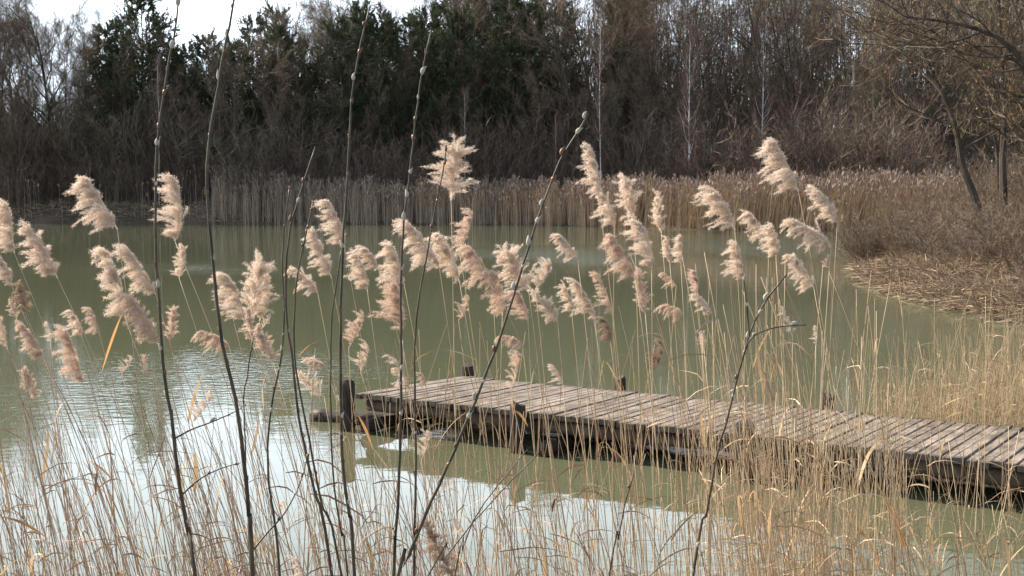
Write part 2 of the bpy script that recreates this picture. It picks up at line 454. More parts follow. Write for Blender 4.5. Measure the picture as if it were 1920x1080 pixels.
# ------------------------------------------------------------------ tree growing
def grow(P0, D0, L, K, wander, up):
    P0 = np.asarray(P0, float); D = unit(np.asarray(D0, float)); N = len(P0)
    L = np.broadcast_to(np.asarray(L, float), (N,))
    pts = [P0]
    for k in range(K):
        D = unit(D + rng.normal(0, wander, (N, 3)) + np.array([0, 0, up]) / K)
        pts.append(pts[-1] + D * (L / K)[:, None])
    return np.stack(pts, 1)

def spawn(pts, n, t0, t1, ang0, ang1):
    """n child starts along each line: positions, directions, parameter, parent index"""
    N, K1, _ = pts.shape
    par = np.repeat(np.arange(N), n)
    t = (np.tile(np.linspace(t0, t1, n), N) + rng.uniform(-0.5, 0.5, N * n) * (t1 - t0) / n).clip(0.02, 0.999)
    f = t * (K1 - 1); i = np.minimum(f.astype(int), K1 - 2); w = (f - i)[:, None]
    p = pts[par, i] * (1 - w) + pts[par, i + 1] * w
    T = unit(pts[par, i + 1] - pts[par, i])
    a, b = perps(T)
    th = rng.uniform(0, 2 * math.pi, (len(par), 1))
    an = rng.uniform(ang0, ang1, (len(par), 1))
    D = T * np.cos(an) + (a * np.cos(th) + b * np.sin(th)) * np.sin(an)
    return p, D, t, par

def taper(r0, r1, K1, p=1.0):
    s = np.linspace(0, 1, K1)[None] ** p
    r0 = np.atleast_1d(r0)[:, None]; r1 = np.atleast_1d(r1)[:, None]
    return r0 * (1 - s) + r1 * s

def bare_tree(H, r, clear, spread, up, n1=26, n2=9, n3=9, n4=5, m_bark=None, m_twig=None, trunk=None, twig_w=0.016, lean=0.02, tw=0.06):
    """a leafless tree: (trunk mesh, crown mesh)"""
    if trunk is None:
        trunk = grow([[0, 0, -0.3]], [[rng.normal(0, lean), rng.normal(0, lean), 1]], H, 14, tw, 0.6)
    gt, gc = Geo(), Geo()
    gt.tubes(trunk, taper(r, 0.012, trunk.shape[1], 0.8), 7)
    p, D, t, _ = spawn(trunk, n1, clear, 0.98, 0.45, 1.25)
    sc = (t - clear) / (1 - clear)
    L1 = spread * (0.55 + 1.9 * sc * (1.08 - sc)) * rng.uniform(0.5, 1.2, len(t))
    l1 = grow(p, D, L1, 7, 0.12, up)
    gt.tubes(l1, taper(np.maximum(r * 0.42 * (1.1 - t), 0.014), 0.008, 8), 4, cap=False)
    p, D, t, par = spawn(l1, n2, 0.15, 0.98, 0.4, 1.0)
    L2 = L1[par] * rng.uniform(0.25, 0.5, len(par)) * (1.15 - 0.6 * t)
    l2 = grow(p, D, L2, 4, 0.13, up * 0.7)
    gc.tubes(l2, taper(np.full(len(par), 0.018), 0.007, 5), 3, cap=False)
    p, D, t, par3 = spawn(l2, n3, 0.1, 0.98, 0.35, 1.0)
    L3 = (0.35 + 0.35 * L2[par3]) * rng.uniform(0.6, 1.2, len(par3))
    l3 = grow(p, D, L3, 2, 0.14, up * 0.4)
    gc.ribbons(l3, taper(np.full(len(par3), twig_w), twig_w * 0.5, 3))
    p, D, t, par4 = spawn(l3, n4, 0.1, 0.98, 0.3, 0.9)
    gc.slivers(p, D, 0.45 * L3[par4] + 0.1, np.full(len(par4), twig_w * 0.8))
    return gt.mesh('trunk', m_bark or M_bark), gc.mesh('crown', m_twig or M_twig), l3

def pine_tree(H, r, clear, spread, dens=1.0):
    trunk = grow([[0, 0, -0.3]], [[rng.normal(0, 0.02), rng.normal(0, 0.02), 1]], H, 12, 0.02, 0.2)
    gt, gc = Geo(), Geo()
    gt.tubes(trunk, taper(r, 0.02, 13, 0.9), 7)
    p, D, t, _ = spawn(trunk, int(58 * dens), clear, 0.985, 1.0, 1.5)
    s = (t - clear) / (1 - clear)
    L1 = spread * (1.05 - 0.8 * s) * rng.uniform(0.45, 1.15, len(t)) * np.clip(0.55 + s * 2.5, 0, 1)
    l1 = grow(p, D, L1, 5, 0.08, 0.6)
    gt.tubes(l1, taper(0.03 + 0.03 * (1 - s), 0.01, 6), 4, cap=False)
    p, D, t, par = spawn(l1, 9, 0.3, 1.0, 0.4, 1.1)
    L2 = (0.4 + 0.28 * L1[par]) * rng.uniform(0.6, 1.1, len(par))
    l2 = grow(p, D, L2, 3, 0.12, 0.5)
    gt.tubes(l2, taper(np.full(len(par), 0.014), 0.007, 4), 3, cap=False)
    p, D, t, par = spawn(l2, 5, 0.25, 1.0, 0.3, 0.9)
    M = 17
    q = np.repeat(p, M, 0) + rng.normal(0, 0.03, (len(p) * M, 3)); dd = unit(np.repeat(D, M, 0) + rng.normal(0, 0.55, (len(p) * M, 3)) + [0, 0, 0.25])
    gc.slivers(q, dd, rng.uniform(0.14, 0.32, len(q)), np.full(len(q), 0.036))
    return gt.mesh('trunk', M_pinebark), gc.mesh('crown', M_needle)

def place_tree(name, kindmesh, x, y, s, rz, label, cat, group, zoff=-0.1):
    t = thing(name, label, cat, group, (x, y, hgt(x, y) + zoff))
    t.scale = (s, s, s * random.uniform(0.95, 1.06)); t.rotation_euler = (0, 0, rz)
    link('trunk', kindmesh[0], t); link('crown', kindmesh[1], t)
    return t

BARE = [bare_tree(21, 0.20, 0.20, 4.8, 0.5), bare_tree(22, 0.17, 0.28, 4.2, 0.8, m_bark=M_bark_g), bare_tree(20, 0.22, 0.14, 5.4, 0.25, m_twig=M_twig_o),
        bare_tree(23, 0.15, 0.32, 3.8, 0.9, m_twig=M_twig_r), bare_tree(21, 0.18, 0.16, 4.8, 0.4, m_bark=M_bark_g, m_twig=M_twig_o),
        bare_tree(19, 0.13, 0.10, 4.2, 0.6, m_twig=M_twig), bare_tree(22, 0.19, 0.22, 5.2, 0.3)]
LOOKS = ['brown', 'grey-trunked', 'wide olive-brown', 'tall reddish', 'olive-grey', 'low-branched reddish', 'dark brown']
ROUND = bare_tree(19, 0.26, 0.20, 7.0, 0.5, n1=34, n2=10, n3=10)
PINES = [pine_tree(20, 0.2, 0.16, 4.4, 1.7), pine_tree(18, 0.18, 0.10, 5.0, 1.8), pine_tree(21, 0.2, 0.22, 4.2, 1.6)]
BIRCH = [bare_tree(17, 0.16, 0.12, 2.1, 1.9, n1=30, n2=8, n3=8, n4=6, m_bark=M_birch, m_twig=M_twig_r, twig_w=0.012, tw=0.018),
         bare_tree(16, 0.06, 0.35, 1.3, 1.6, n1=22, n2=6, n3=7, n4=5, m_bark=M_birch, m_twig=M_twig_r, twig_w=0.011, tw=0.018)]
SHRUB = []
for k in range(4):                                    # many-stemmed bushes
    n = 42
    a = rng.uniform(0, 2 * math.pi, n); rr = rng.uniform(0, 0.5, n)
    P0 = np.stack([rr * np.cos(a), rr * np.sin(a), np.full(n, -0.1)], 1)
    D0 = np.stack([np.cos(a) * rng.uniform(0.1, 0.75, n), np.sin(a) * rng.uniform(0.1, 0.75, n), np.ones(n)], 1)
    l1 = grow(P0, D0, rng.uniform(1.6, 3.6, n), 6, 0.10, 0.3)
    gs = Geo(); gs.tubes(l1, taper(np.full(n, 0.017), 0.006, 7), 4, cap=False)
    gc = Geo()
    p, D, t, par = spawn(l1, 10, 0.15, 1.0, 0.3, 1.0)
    l2 = grow(p, D, rng.uniform(0.35, 1.0, len(p)), 3, 0.14, 0.3)
    gc.ribbons(l2, taper(np.full(len(p), 0.013), 0.007, 4))
    p, D, t, par = spawn(l2, 8, 0.1, 1.0, 0.3, 0.95)
    gc.slivers(p, D, rng.uniform(0.15, 0.45, len(p)), np.full(len(p), 0.012))
    SHRUB.append((gs.mesh('stem', M_bark_g), gc.mesh('twigs', (M_twig_r, M_twig, M_twig_o, M_twig_r)[k])))

def fx(px, Y): return (px - 960.0) / F_PX * Y

ZONES = [(190, 'beside the round-crowned tree'), (440, 'behind the backlit pines'), (640, 'between the pines and the corner-post rod'), (860, 'behind the thin end of the long reed bed'), (1080, 'behind the darkest gap of the wood'),
         (1240, 'around the slender pale birch'), (1380, 'around the white birch'), (1560, 'behind the golden reeds'), (9999, 'behind the bank oaks')]
def bare_label(px, k, size):
    z = [q for lim, q in ZONES if px < lim][0]
    return f'{size}{LOOKS[k]} bare tree {z}', f'bare trees {z}'

# scots pines (px, Y, height, variant)
for (px, Y, H, k) in ((268, 113, 19.0, 1), (215, 115, 15.2, 1), (318, 117, 15.4, 0), (180, 121, 13.8, 2), (395, 114, 14.2, 1), (352, 120, 13.6, 0), (432, 119, 13.2, 1),
                      (478, 118, 15.4, 0), (520, 121, 16.6, 1), (600, 122, 16.6, 2), (668, 119, 16.2, 0), (735, 121, 18.0, 1), (790, 123, 18.8, 2), (850, 120, 20.0, 0),
                      (905, 123, 20.8, 1), (955, 121, 20.4, 2), (1010, 124, 21.0, 0), (1180, 126, 20, 1), (250, 122, 15.5, 2), (700, 125, 18, 1), (300, 124, 14.0, 0), (232, 114, 12.5, 0), (335, 113, 12.0, 1), (410, 116, 12.4, 2), (560, 115, 13.2, 0), (640, 116, 14.4, 1), (705, 114, 13.6, 2), (770, 117, 16, 0), (840, 115, 15.0, 1), (920, 117, 17.0, 0), (500, 114, 11.8, 1), (590, 111.5, 12.6, 2), (655, 111, 15.0, 1), (690, 112, 16.6, 0), (745, 111.5, 15.6, 1), (800, 112, 17.4, 0), (870, 111.5, 16.0, 1), (945, 112, 18.4, 2), (985, 113, 16.6, 1), (535, 112, 14.0, 0), (462, 112, 12.8, 1), (378, 112, 10.5, 0), (205, 112, 11.5, 1), (1065, 114, 17.5, 0), (1175, 115, 18.5, 1)):
    base = (20, 18, 21)[k]
    tl = 'tall dark pine rising into the white sky gap' if px == 268 else (('tall' if H > 15 else 'small' if H < 13 else 'middling') + ' dark pine ' + ('before' if px < 310 else 'behind') + ' the white sky gap of the backlit clump' if px < 450 else
          ('tall' if H > 17 else 'lower') + ' green pine, ' + ('front row, ' if Y < 115 else 'back row, ') + ('between rod trio and backlit clump' if px < 600 else 'behind the corner-post rod' if px < 720 else 'behind the straight rod pair' if px < 860 else 'above the darkest gap of the wood'))
    tg = None if px == 268 else ('pines of the backlit clump' if px < 450 else 'green pines among the bare trees')
    t = place_tree('pine_tree', PINES[k], fx(px, Y), Y, H / base, rng.uniform(0, 6.28), tl, 'pine tree', tg)
# round-crowned tree at the edge
place_tree('bare_tree', ROUND, fx(92, 112), 112, 0.92, 1.0, 'large bare tree with rounded crown against the pale sky', 'tree', None)
place_tree('bare_tree', ROUND, fx(-40, 115), 115, 0.95, 2.4, 'bare tree with wide dark crown cut by the edge of the view', 'tree', None)
# the bare wood, rows deep
def top_at(px):
    return float(np.interp(px, [-200, 0, 150, 185, 330, 440, 470, 560, 640, 760, 1000, 2200], [17.5, 17.5, 16.0, 13.2, 12.2, 12.2, 14.5, 17.0, 17.5, 19.5, 21.5, 23.5]))
count = 0
for row, (Y0, step) in enumerate(((110.5, 66), (114.5, 64), (119, 62), (125, 62), (133, 60))):
    px = -160 + row * 17
    while px < 2080:
        x_ = px + rng.uniform(-20, 20); Y = Y0 + rng.uniform(-2, 2)
        if x_ > 1450: Y -= 10 * min(1, (x_ - 1450) / 200)
        if (180 < x_ < 440 and row < 2) or (440 < x_ < 1000 and row < 3 and rng.random() < 0.42):
            px += step * 1.4; continue
        H = top_at(x_) * (Y / 112) * rng.uniform(0.80, 1.02)
        k = int(rng.integers(0, len(BARE)))
        lb, gp = bare_label(x_, k, '')
        place_tree('bare_tree', BARE[k], fx(x_, Y), Y, H / (21, 22, 20, 23, 21, 19, 22)[k], rng.uniform(0, 6.28), lb, 'tree', gp)
        count += 1
        px += step * rng.uniform(0.75, 1.2)
# smaller trees under and before the tall ones
px = -120
while px < 1900:
    x_ = px + rng.uniform(-12, 12); Y = rng.uniform(108.5, 113) - (10 * min(1, (x_ - 1450) / 200) if x_ > 1450 else 0)
    k = int(rng.integers(0, len(BARE))); s = rng.uniform(0.33, 0.62)
    lb, gp = bare_label(x_, k, 'small ')
    place_tree('bare_tree', BARE[k], fx(x_, Y), Y, s, rng.uniform(0, 6.28), lb, 'tree', gp)
    px += 27
# the far side of the wood, where single trees can no longer be told apart
g = Geo()
n = 4200
X = rng.uniform(-75, 75, n); Y = rng.uniform(141, 175, n); P0 = np.stack([X, Y, height(X, Y) - 0.2], 1)
l0 = grow(P0, np.stack([rng.normal(0, 0.05, n), rng.normal(0, 0.05, n), np.ones(n)], 1), rng.uniform(0.35, 0.95, n) * np.interp(X / Y, [-0.35, -0.2, -0.08, 0.02], [13, 13, 20, 29]), 6, 0.04, 0.3)
g.tubes(l0, taper(rng.uniform(0.05, 0.13, n), 0.02, 7), 3, cap=False)
p, D, t, par = spawn(l0, 16, 0.08, 1.0, 0.4, 1.2)
l1 = grow(p, D, rng.uniform(1.0, 3.2, len(p)), 2, 0.15, 0.6)
g.ribbons(l1, taper(np.full(len(p), 0.08), 0.03, 3))
tag(link('distant_wood', g.mesh('distant_wood', M_bark_g), kind='stuff'), 'far depth of the leafless wood seen between the trunks')
# birches
place_tree('birch_tree', BIRCH[0], fx(1292, 101), 101, 0.82, 0.4, 'white-barked birch standing alone behind the far reeds', 'birch tree', None)
place_tree('birch_tree', BIRCH[1], fx(1126, 104), 104, 0.98, 2.0, 'slender birch with thin pale trunk behind the reed tops', 'birch tree', None)
place_tree('birch_tree', BIRCH[1], fx(1672, 92), 92, 0.45, 1.1, 'short thin birch pole by the golden reeds', 'birch tree', None)
place_tree('birch_tree', BIRCH[1], fx(872, 106), 106, 0.60, 3.0, 'small pale birch sapling behind the plumed far reeds', 'birch tree', None)
place_tree('birch_tree', BIRCH[1], fx(1040, 106), 106, 0.48, 4.0, 'small leaning birch sapling near the darkest gap in the wood', 'birch tree', None)
place_tree('birch_tree', BIRCH[1], fx(300, 108), 108, 0.72, 4.0, 'thin pale birch in front of the tall dark pine', 'birch tree', None)
place_tree('birch_tree', BIRCH[0], fx(1425, 106), 106, 0.85, 4.0, 'grey birch with forked trunk inside the brown wood', 'birch tree', None)

BZ = [(200, 'under the round-crowned tree'), (440, 'under the backlit pines'), (660, 'behind the thin end of the reeds'), (860, 'behind the straight rod pair'), (1080, 'under the darkest gap of the wood'), (1240, 'around the slender pale birch'), (1400, 'around the white birch'), (9999, 'behind the golden reeds')]
BLOOK = ['reddish', 'brown', 'olive-brown', 'dense reddish']
# undergrowth bushes along the wood's edge
for px in np.arange(-60, 1760, 22.0):
    for row in range(2):
        x_ = px + rng.uniform(-9, 9)
        Y = (106.5 if x_ < 1150 else np.interp(x_, [1150, 1700], [106, 88])) + row * 2.2 + rng.uniform(-0.8, 0.8)
        if x_ < 460: Y += 2
        k = int(rng.integers(0, 4))
        s = rng.uniform(0.75, 1.45) * (1.0 if row == 0 else 1.7)
        X = fx(x_, Y)
        z = [q for lim, q in BZ if x_ < lim][0]
        lb = ('front ', 'tall back ')[row] + BLOOK[k] + ' leafless bush ' + z; gp = 'bushes ' + z
        t = thing('bush', lb, 'bush', gp, (X, Y, hgt(X, Y) - 0.05))
        t.scale = (s, s, s * rng.uniform(0.8, 1.1)); t.rotation_euler = (0, 0, rng.uniform(0, 6.28))
        link('stem', SHRUB[k][0], t); link('twigs', SHRUB[k][1], t)

# ------------------------------------------------------------------ far reed beds
def reed_bed(name, label, specs, w, head=True, mats=(None, None)):
    """specs: x, y, height, lean x arrays"""
    X, Y, H, LX = specs
    n = len(X)
    Z = np.maximum(height(X, Y), -0.1)
    s = np.linspace(0, 1, 4)
    P = np.zeros((n, 4, 3))
    ly = rng.normal(0, 0.05, n)
    for i, t in enumerate(s):
        P[:, i, 0] = X + LX * H * t ** 1.6; P[:, i, 1] = Y + ly * H * t; P[:, i, 2] = Z + H * t
    g = Geo()
    side = np.tile(np.array([[1.0, 0.15, 0]]), (n, 1)) + rng.normal(0, 0.35, (n, 3))
    g.ribbons(P, taper(np.full(n, w), w * 0.6, 4), side)
    o = link(name, g.mesh('stems', mats[0] or M_farreed), kind='stuff')
    tag(o, label)
    # dry leaves along the stems
    k = n
    j = rng.integers(0, n, k); t = rng.uniform(0.15, 0.85, k)
    B = P[j, 0] * (1 - t)[:, None] + P[j, 3] * t[:, None]
    D = unit(np.stack([rng.normal(-0.1, 0.6, k), rng.normal(0, 0.4, k), rng.uniform(0.3, 1.0, k)], 1))
    g.slivers(B, D, rng.uniform(0.2, 0.5, k) * np.clip(H[j] / 3, 0.4, 1), np.full(k, w * 1.1))
    bpy.data.meshes.remove(o.data) if False else None
    o.data = g.mesh('stems', mats[0] or M_farreed)
    if head:
        gh = Geo()
        sel = rng.uniform(0, 1, n) < head
        T = P[sel, 3]; D = unit(np.stack([LX[sel] * 2 + rng.normal(-0.1, 0.25, sel.sum()), rng.normal(0, 0.2, sel.sum()), np.ones(sel.sum())], 1))
        m = sel.sum()
        for q in range(4):
            dd = unit(D + rng.normal(0, 0.16, (m, 3)))
            K = np.stack([T - dd * 0.05, T + dd * 0.12, T + dd * rng.uniform(0.24, 0.36, (m, 1))], 1)
            gh.ribbons(K, np.stack([np.full(m, 0.02), np.full(m, 0.06), np.full(m, 0.012)], 1))
        h = link('reed_heads', gh.mesh('heads', mats[1] or M_farhead), o, kind='stuff')
    return o

def bed_specs(n, pxa, pxb, depth, ha, hb, leanm, leans, ofs=0.4):
    px = rng.uniform(pxa, pxb, n); dd = rng.uniform(0, 1, n) ** 0.8 * depth
    py = np.interp(px, [p[0] for p in shore_px[:10]], [p[1] for p in shore_px[:10]])
    base = np.array([on(a, b) for a, b in zip(px, py)])
    Y = base[:, 1] - ofs + dd + 0.35 * np.sin(px * 0.09) + 0.3 * np.sin(px * 0.31)
    X = (px - 960) / F_PX * Y
    H = rng.uniform(ha, hb, n) * (1 + 0.06 * np.sin(X * 0.9) + 0.06 * np.sin(X * 2.7 + 1) + 0.05 * np.sin(X * 6.1))
    return X, Y, H, rng.normal(leanm, leans, n)

A = bed_specs(9500, 505, 1180, 4.5, 1.5, 2.75, -0.01, 0.06)
reed_bed('far_reed_bed', 'long bed of brown dry reeds standing along the far shore', A, 0.032, 0.5)
A = bed_specs(9500, 1150, 1790, 6.0, 1.6, 2.85, 0.12, 0.13)
reed_bed('golden_reed_bed', 'dense golden reeds bending over the far shore by the shrubs', A, 0.034, 0.4, (M_goldreed, M_farhead))
A = bed_specs(900, 400, 530, 4.0, 1.7, 3.0, 0.0, 0.05)
reed_bed('thin_reed_bed', 'thinning brown reeds where the dark bank begins', A, 0.028, 0.6)
A = bed_specs(110, -20, 400, 3.0, 1.7, 2.9, 0.0, 0.05)
reed_bed('sparse_reeds', 'scattered pale reeds in front of the dark low bank', A, 0.024, 0.7)
# dry grass cover on the banks
def tufts(name, label, n, pick, lo, hi, w, mat, lie=0.0):
    X, Y = pick(n)
    Z = height(X, Y)
    ok = shore_dist(X, Y) > -0.1
    X, Y, Z = X[ok], Y[ok], Z[ok]; m = len(X)
    D = unit(np.stack([rng.normal(-0.1, 0.6 + lie, m), rng.normal(0, 0.6 + lie, m), np.abs(rng.normal(0.9 - 0.8 * min(lie, 1), 0.2, m)) + 0.03], 1))
    L = rng.uniform(lo, hi, m)
    P = np.stack([np.stack([X, Y, Z], 1), np.stack([X, Y, Z], 1) + D * (L * 0.55)[:, None], np.stack([X, Y, Z], 1) + D * L[:, None] + np.stack([D[:, 0] * 0.2 * L, D[:, 1] * 0.2 * L, -0.18 * L], 1)], 1)
    g = Geo(); g.ribbons(P, np.stack([np.full(m, w), np.full(m, w * 0.8), np.full(m, w * 0.15)], 1))
    return tag(link(name, g.mesh(name, mat), kind='stuff'), label)
def pick_left(n):
    px = rng.uniform(-60, 560, n); Y = rng.uniform(104, 111, n); return (px - 960) / F_PX * Y, Y
tufts('bank_grass', 'flattened dry grass on the low dark bank', 16000, pick_left, 0.2, 0.6, 0.03, M_litter, 0.6)
def pick_pen(n):
    k = n * 3
    Y = rng.uniform(17, 70, k) ; Y = 17 + (Y - 17) * rng.uniform(0.2, 1, k)
    X = (rng.uniform(1590, 2050, k) - 960) / F_PX * Y
    d = shore_dist(X, Y)
    ok = (d > -0.05) & (d < 14)
    return X[ok][:n], Y[ok][:n]
tufts('reed_litter', 'flattened straw and dead reed litter on the brown bank', 42000, pick_pen, 0.15, 0.55, 0.022, M_litter, 0.9)
tufts('dry_grass', 'upright dry brown grass on the bank under the trees', 16000, pick_pen, 0.3, 0.8, 0.012, M_twig_t, 0.35)

TLOOK = ['tan', 'pale olive', 'dense tan', 'brown']
SHRUB_T = []
for k in range(4):
    a_, b_ = SHRUB[k][0].copy(), SHRUB[k][1].copy()
    b_.materials.clear(); b_.materials.append((M_twig_t, M_twig_b, M_twig_t, M_twig)[k]); SHRUB_T.append((a_, b_))
# bushes on the bank that juts into the pond
n_b = 0
pen_pts = []
while n_b < 48:
    px = rng.uniform(1640, 2060); Y = rng.uniform(30, 78)
    X = fx(px, Y); d = float(shore_dist(np.array([X]), np.array([Y]))[0])
    if d < 1.0 or d > 22: continue
    if Y < 40 and px < 1960 and d < 5: continue
    s = min(0.30 + d * 0.10, 1.05) * rng.uniform(0.7, 1.2) * (0.55 if px < 1730 else 1)
    k = int(rng.integers(0, 4))
    near = Y < 50
    t = thing('bush', (TLOOK[k] + ' leafless bush on the bank jutting into the pond') if near else (TLOOK[k] + ' twiggy bush between the golden reeds and the bank trees'), 'bush',
              'bushes on the jutting bank' if near else 'bushes by the golden reeds end', (X, Y, hgt(X, Y) - 0.05))
    t.scale = (s, s, s); t.rotation_euler = (0, 0, rng.uniform(0, 6.28))
    link('stem', SHRUB_T[k][0], t); link('twigs', SHRUB_T[k][1], t)
    n_b += 1

# low brushwood spreading down the bank to the water
n_b = 0
while n_b < 100:
    px = rng.uniform(1600, 2010); Y = rng.uniform(31, 72)
    X = fx(px, Y); d = float(shore_dist(np.array([X]), np.array([Y]))[0])
    if d < 0.35 or d > 12: continue
    if Y < 42 and d < 1.6 : continue
    k = int(rng.integers(0, 4)); s_ = rng.uniform(0.28, 0.55)
    t = thing('bush', ('low ' + TLOOK[k] + ' brushwood creeping down the jutting bank'), 'bush', 'low brushwood on the jutting bank, ' + TLOOK[k], (X, Y, hgt(X, Y) - 0.05))
    t.scale = (s_ * 1.5, s_ * 1.5, s_); t.rotation_euler = (0, 0, rng.uniform(0, 6.28))
    link('stem', SHRUB_T[k][0], t); link('twigs', SHRUB_T[k][1], t)
    n_b += 1
# trees on the jutting bank, with some leaves still hanging
def bank_tree(label, pxs, Y, H, r, spread, n1, n2, n3, leaves, clear=0.2, rest=3.0):
    pts = np.array([at(x, y, Y) for x, y in pxs])
    last = pts[-1]; dirn = unit(pts[-1] - pts[-2])
    ext = grow([last], [dirn + [0, 0, 0.4]], rest, 5, 0.08, 0.4)[0][1:]
    pts = np.concatenate([pts, ext])
    pts[:, 1] += np.linspace(0, 1, len(pts)) ** 2 * rng.normal(0, 0.8)
    # resample
    d = np.concatenate([[0], np.cumsum(np.linalg.norm(np.diff(pts, axis=0), axis=1))])
    u = np.linspace(0, d[-1], 16)
    pts = np.stack([np.interp(u, d, pts[:, i]) for i in range(3)], 1)
    base = pts[0].copy(); base[2] = hgt(base[0], base[1]) - 0.15
    pts[0] = base
    loc = base
    T = (pts - loc)[None]
    mt, mc, l3 = bare_tree(H, r * 1.25, clear, spread, 0.55, n1, n2 - 2, n3 - 4, 3, M_bark, M_twig_b, T, 0.014)
    t = thing('oak_tree', label, 'tree', None, tuple(loc))
    link('trunk', mt, t); link('crown', mc, t)
    if leaves:
        P = l3[:, -1]; j = rng.integers(0, len(P), leaves)
        g = Geo()
        D = unit(rng.normal(0, 1, (leaves, 3)) + [0, 0, -0.8])
        L = rng.uniform(0.05, 0.10, leaves)
        K = np.stack([P[j], P[j] + D * (L * 0.5)[:, None], P[j] + D * L[:, None]], 1)
        g.ribbons(K, np.stack([np.full(leaves, 0.008), np.full(leaves, 0.055), np.full(leaves, 0.010)], 1))
        link('leaves', g.mesh('leaves', M_dryleaf), t, kind='stuff')
    return t
bank_tree('leaning oak with dark crooked trunk on the jutting bank', [(1846, 455), (1838, 410), (1822, 355), (1803, 310), (1795, 250), (1775, 190), (1740, 120)], 41, 12, 0.13, 4.6, 18, 9, 9, 260, 0.35, 2.5)
bank_tree('straight tree trunk with brown hanging leaves beside the leaning oak', [(1884, 450), (1882, 380), (1880, 300), (1884, 200), (1878, 90)], 39, 12, 0.12, 4.2, 18, 9, 9, 330, 0.30, 3.0)
bank_tree('thin twiggy tree close behind the straight bank trunk', [(1872, 440), (1873, 360), (1868, 280), (1850, 180)], 43, 10, 0.06, 3.4, 20, 8, 9, 120, 0.35, 2.5)
bank_tree('oak cut by the edge, its branches reaching over the bank', [(1990, 470), (1985, 380), (1975, 250), (1950, 120)], 37, 12, 0.14, 5.6, 22, 9, 9, 420, 0.25, 3.5)
bank_tree('mossy oak whose limb reaches out above the golden reeds', [(2010, 430), (1990, 300), (1930, 120), (1860, 60), (1780, 40), (1700, 30)], 36, 12, 0.13, 3.4, 22, 9, 9, 260, 0.35, 1.2)

# ------------------------------------------------------------------ jetty
DECK = 0.38
nearL, nearR = on(663, 738, DECK), on(1920, 873, DECK)
farL = on(872, 705, DECK)
u = unit((nearR - nearL)[None])[0]; u[2] = 0; u = unit(u[None])[0]
v = np.array([-u[1], u[0], 0.0])
W_D = float((farL - nearL) @ v)
ANG = math.atan2(u[1], u[0])
jetty = thing('jetty', 'weathered plank jetty on round posts reaching into the green pond', 'jetty', None, (float(nearL[0]), float(nearL[1]), DECK))
jetty.rotation_euler = (0, 0, ANG)
PITCHP, PW, PT = 0.098, 0.086, 0.048
HALF = W_D / 2
def plank_mesh(seed):
    r = np.random.default_rng(seed)
    g = Geo()
    w = PW / 2; b = 0.005; hl = HALF + r.uniform(-0.02, 0.015)
    sec = [(-w, -PT), (w, -PT), (w, -b), (w - b, 0), (-w + b, 0), (-w, -b)]
    ys = np.linspace(-hl, hl, 7)
    V = []
    for i, y in enumerate(ys):
        cup = r.normal(0, 0.0012); sk = r.normal(0, 0.0010)
        for (x, z) in sec: V.append((x + sk, y, z + cup))
    F = []
    n = len(sec)
    for i in range(6):
        for k in range(n):
            a = i * n + k; c = i * n + (k + 1) % n
            F.append((a, c, c + n, a + n))
    g.add(V, F)
    g.f[4].append(np.array([(0, 5, 4, 3), (0, 3, 2, 1)])); e = 6 * n
    g.f[4].append(np.array([(e + 3, e + 4, e + 5, e), (e + 1, e + 2, e + 3, e)]))
    return g.mesh('plank', M_plank)
PM = [plank_mesh(i) for i in range(9)]
n_pl = 100
for i in range(n_pl):
    skew = math.radians(0.4 + 6.6 * max(0.0, 1 - i / 26.0))     # the boards fan out towards the end
    p = link('plank', PM[int(rng.integers(0, 9))], jetty, (PW / 2 + i * PITCHP + HALF * math.tan(skew), HALF + rng.normal(0, 0.006), rng.normal(0, 0.0035)))
    p.rotation_euler = (rng.normal(0, 0.002), rng.normal(0, 0.012), rng.normal(0, 0.003) - skew + (math.pi if rng.random() < 0.5 else 0))
LEN = n_pl * PITCHP
def log_geo(a, b, r, mat, name, parent, wob=0.012, sides=10, K=16):
    a = np.array(a, float); b = np.array(b, float)
    t = np.linspace(0, 1, K)[:, None]
    P = a * (1 - t) + b * t + rng.normal(0, wob, (K, 3)) * np.sin(t * math.pi)
    R = r * (1 + rng.normal(0, 0.05, K))
    g = Geo(); g.tubes(P[None], R[None], sides)
    return link(name, g.mesh(name, mat, True), parent)
for (y0, r) in ((0.13, 0.075), (HALF, 0.07), (W_D - 0.13, 0.075)):
    log_geo((0.10, y0, -PT - r - 0.004), (LEN * 0.52, y0 + 0.01, -PT - r - 0.006), r * 0.9, M_beam, 'log_beam', jetty)
    log_geo((LEN * 0.525, y0, -PT - r - 0.005), (LEN + 1.0, y0, -PT - r - 0.005), r, M_beam, 'log_beam', jetty)
for x0 in (0.28, 2.45, 4.75, 7.2):
    log_geo((x0, -0.16, -0.30), (x0, W_D + 0.16, -0.30), 0.07, M_post, 'cross_beam', jetty, 0.005)
def inv(p):                                           # world -> jetty space
    d = np.array(p) - np.array([nearL[0], nearL[1], DECK])
    return np.array([d @ u, d @ v, d[2]])
def post(local, top, r, name='post'):
    K = 9
    zz = np.linspace(-1.3, top, K)
    P = np.stack([np.full(K, local[0]) + rng.normal(0, 0.003, K), np.full(K, local[1]) + rng.normal(0, 0.003, K), zz], 1)
    P[:, 0] += rng.normal(0, 0.01) * (zz - zz[0])
    g = Geo()
    R = r * (1 + rng.normal(0, 0.02, K)); R[-1] = R[-2] * 0.93; P[-1, 2] += 0.0; P[-2, 2] = top - 0.012
    g.tubes(P[None], R[None], 12)
    return link(name, g.mesh(name, M_post, False), jetty)
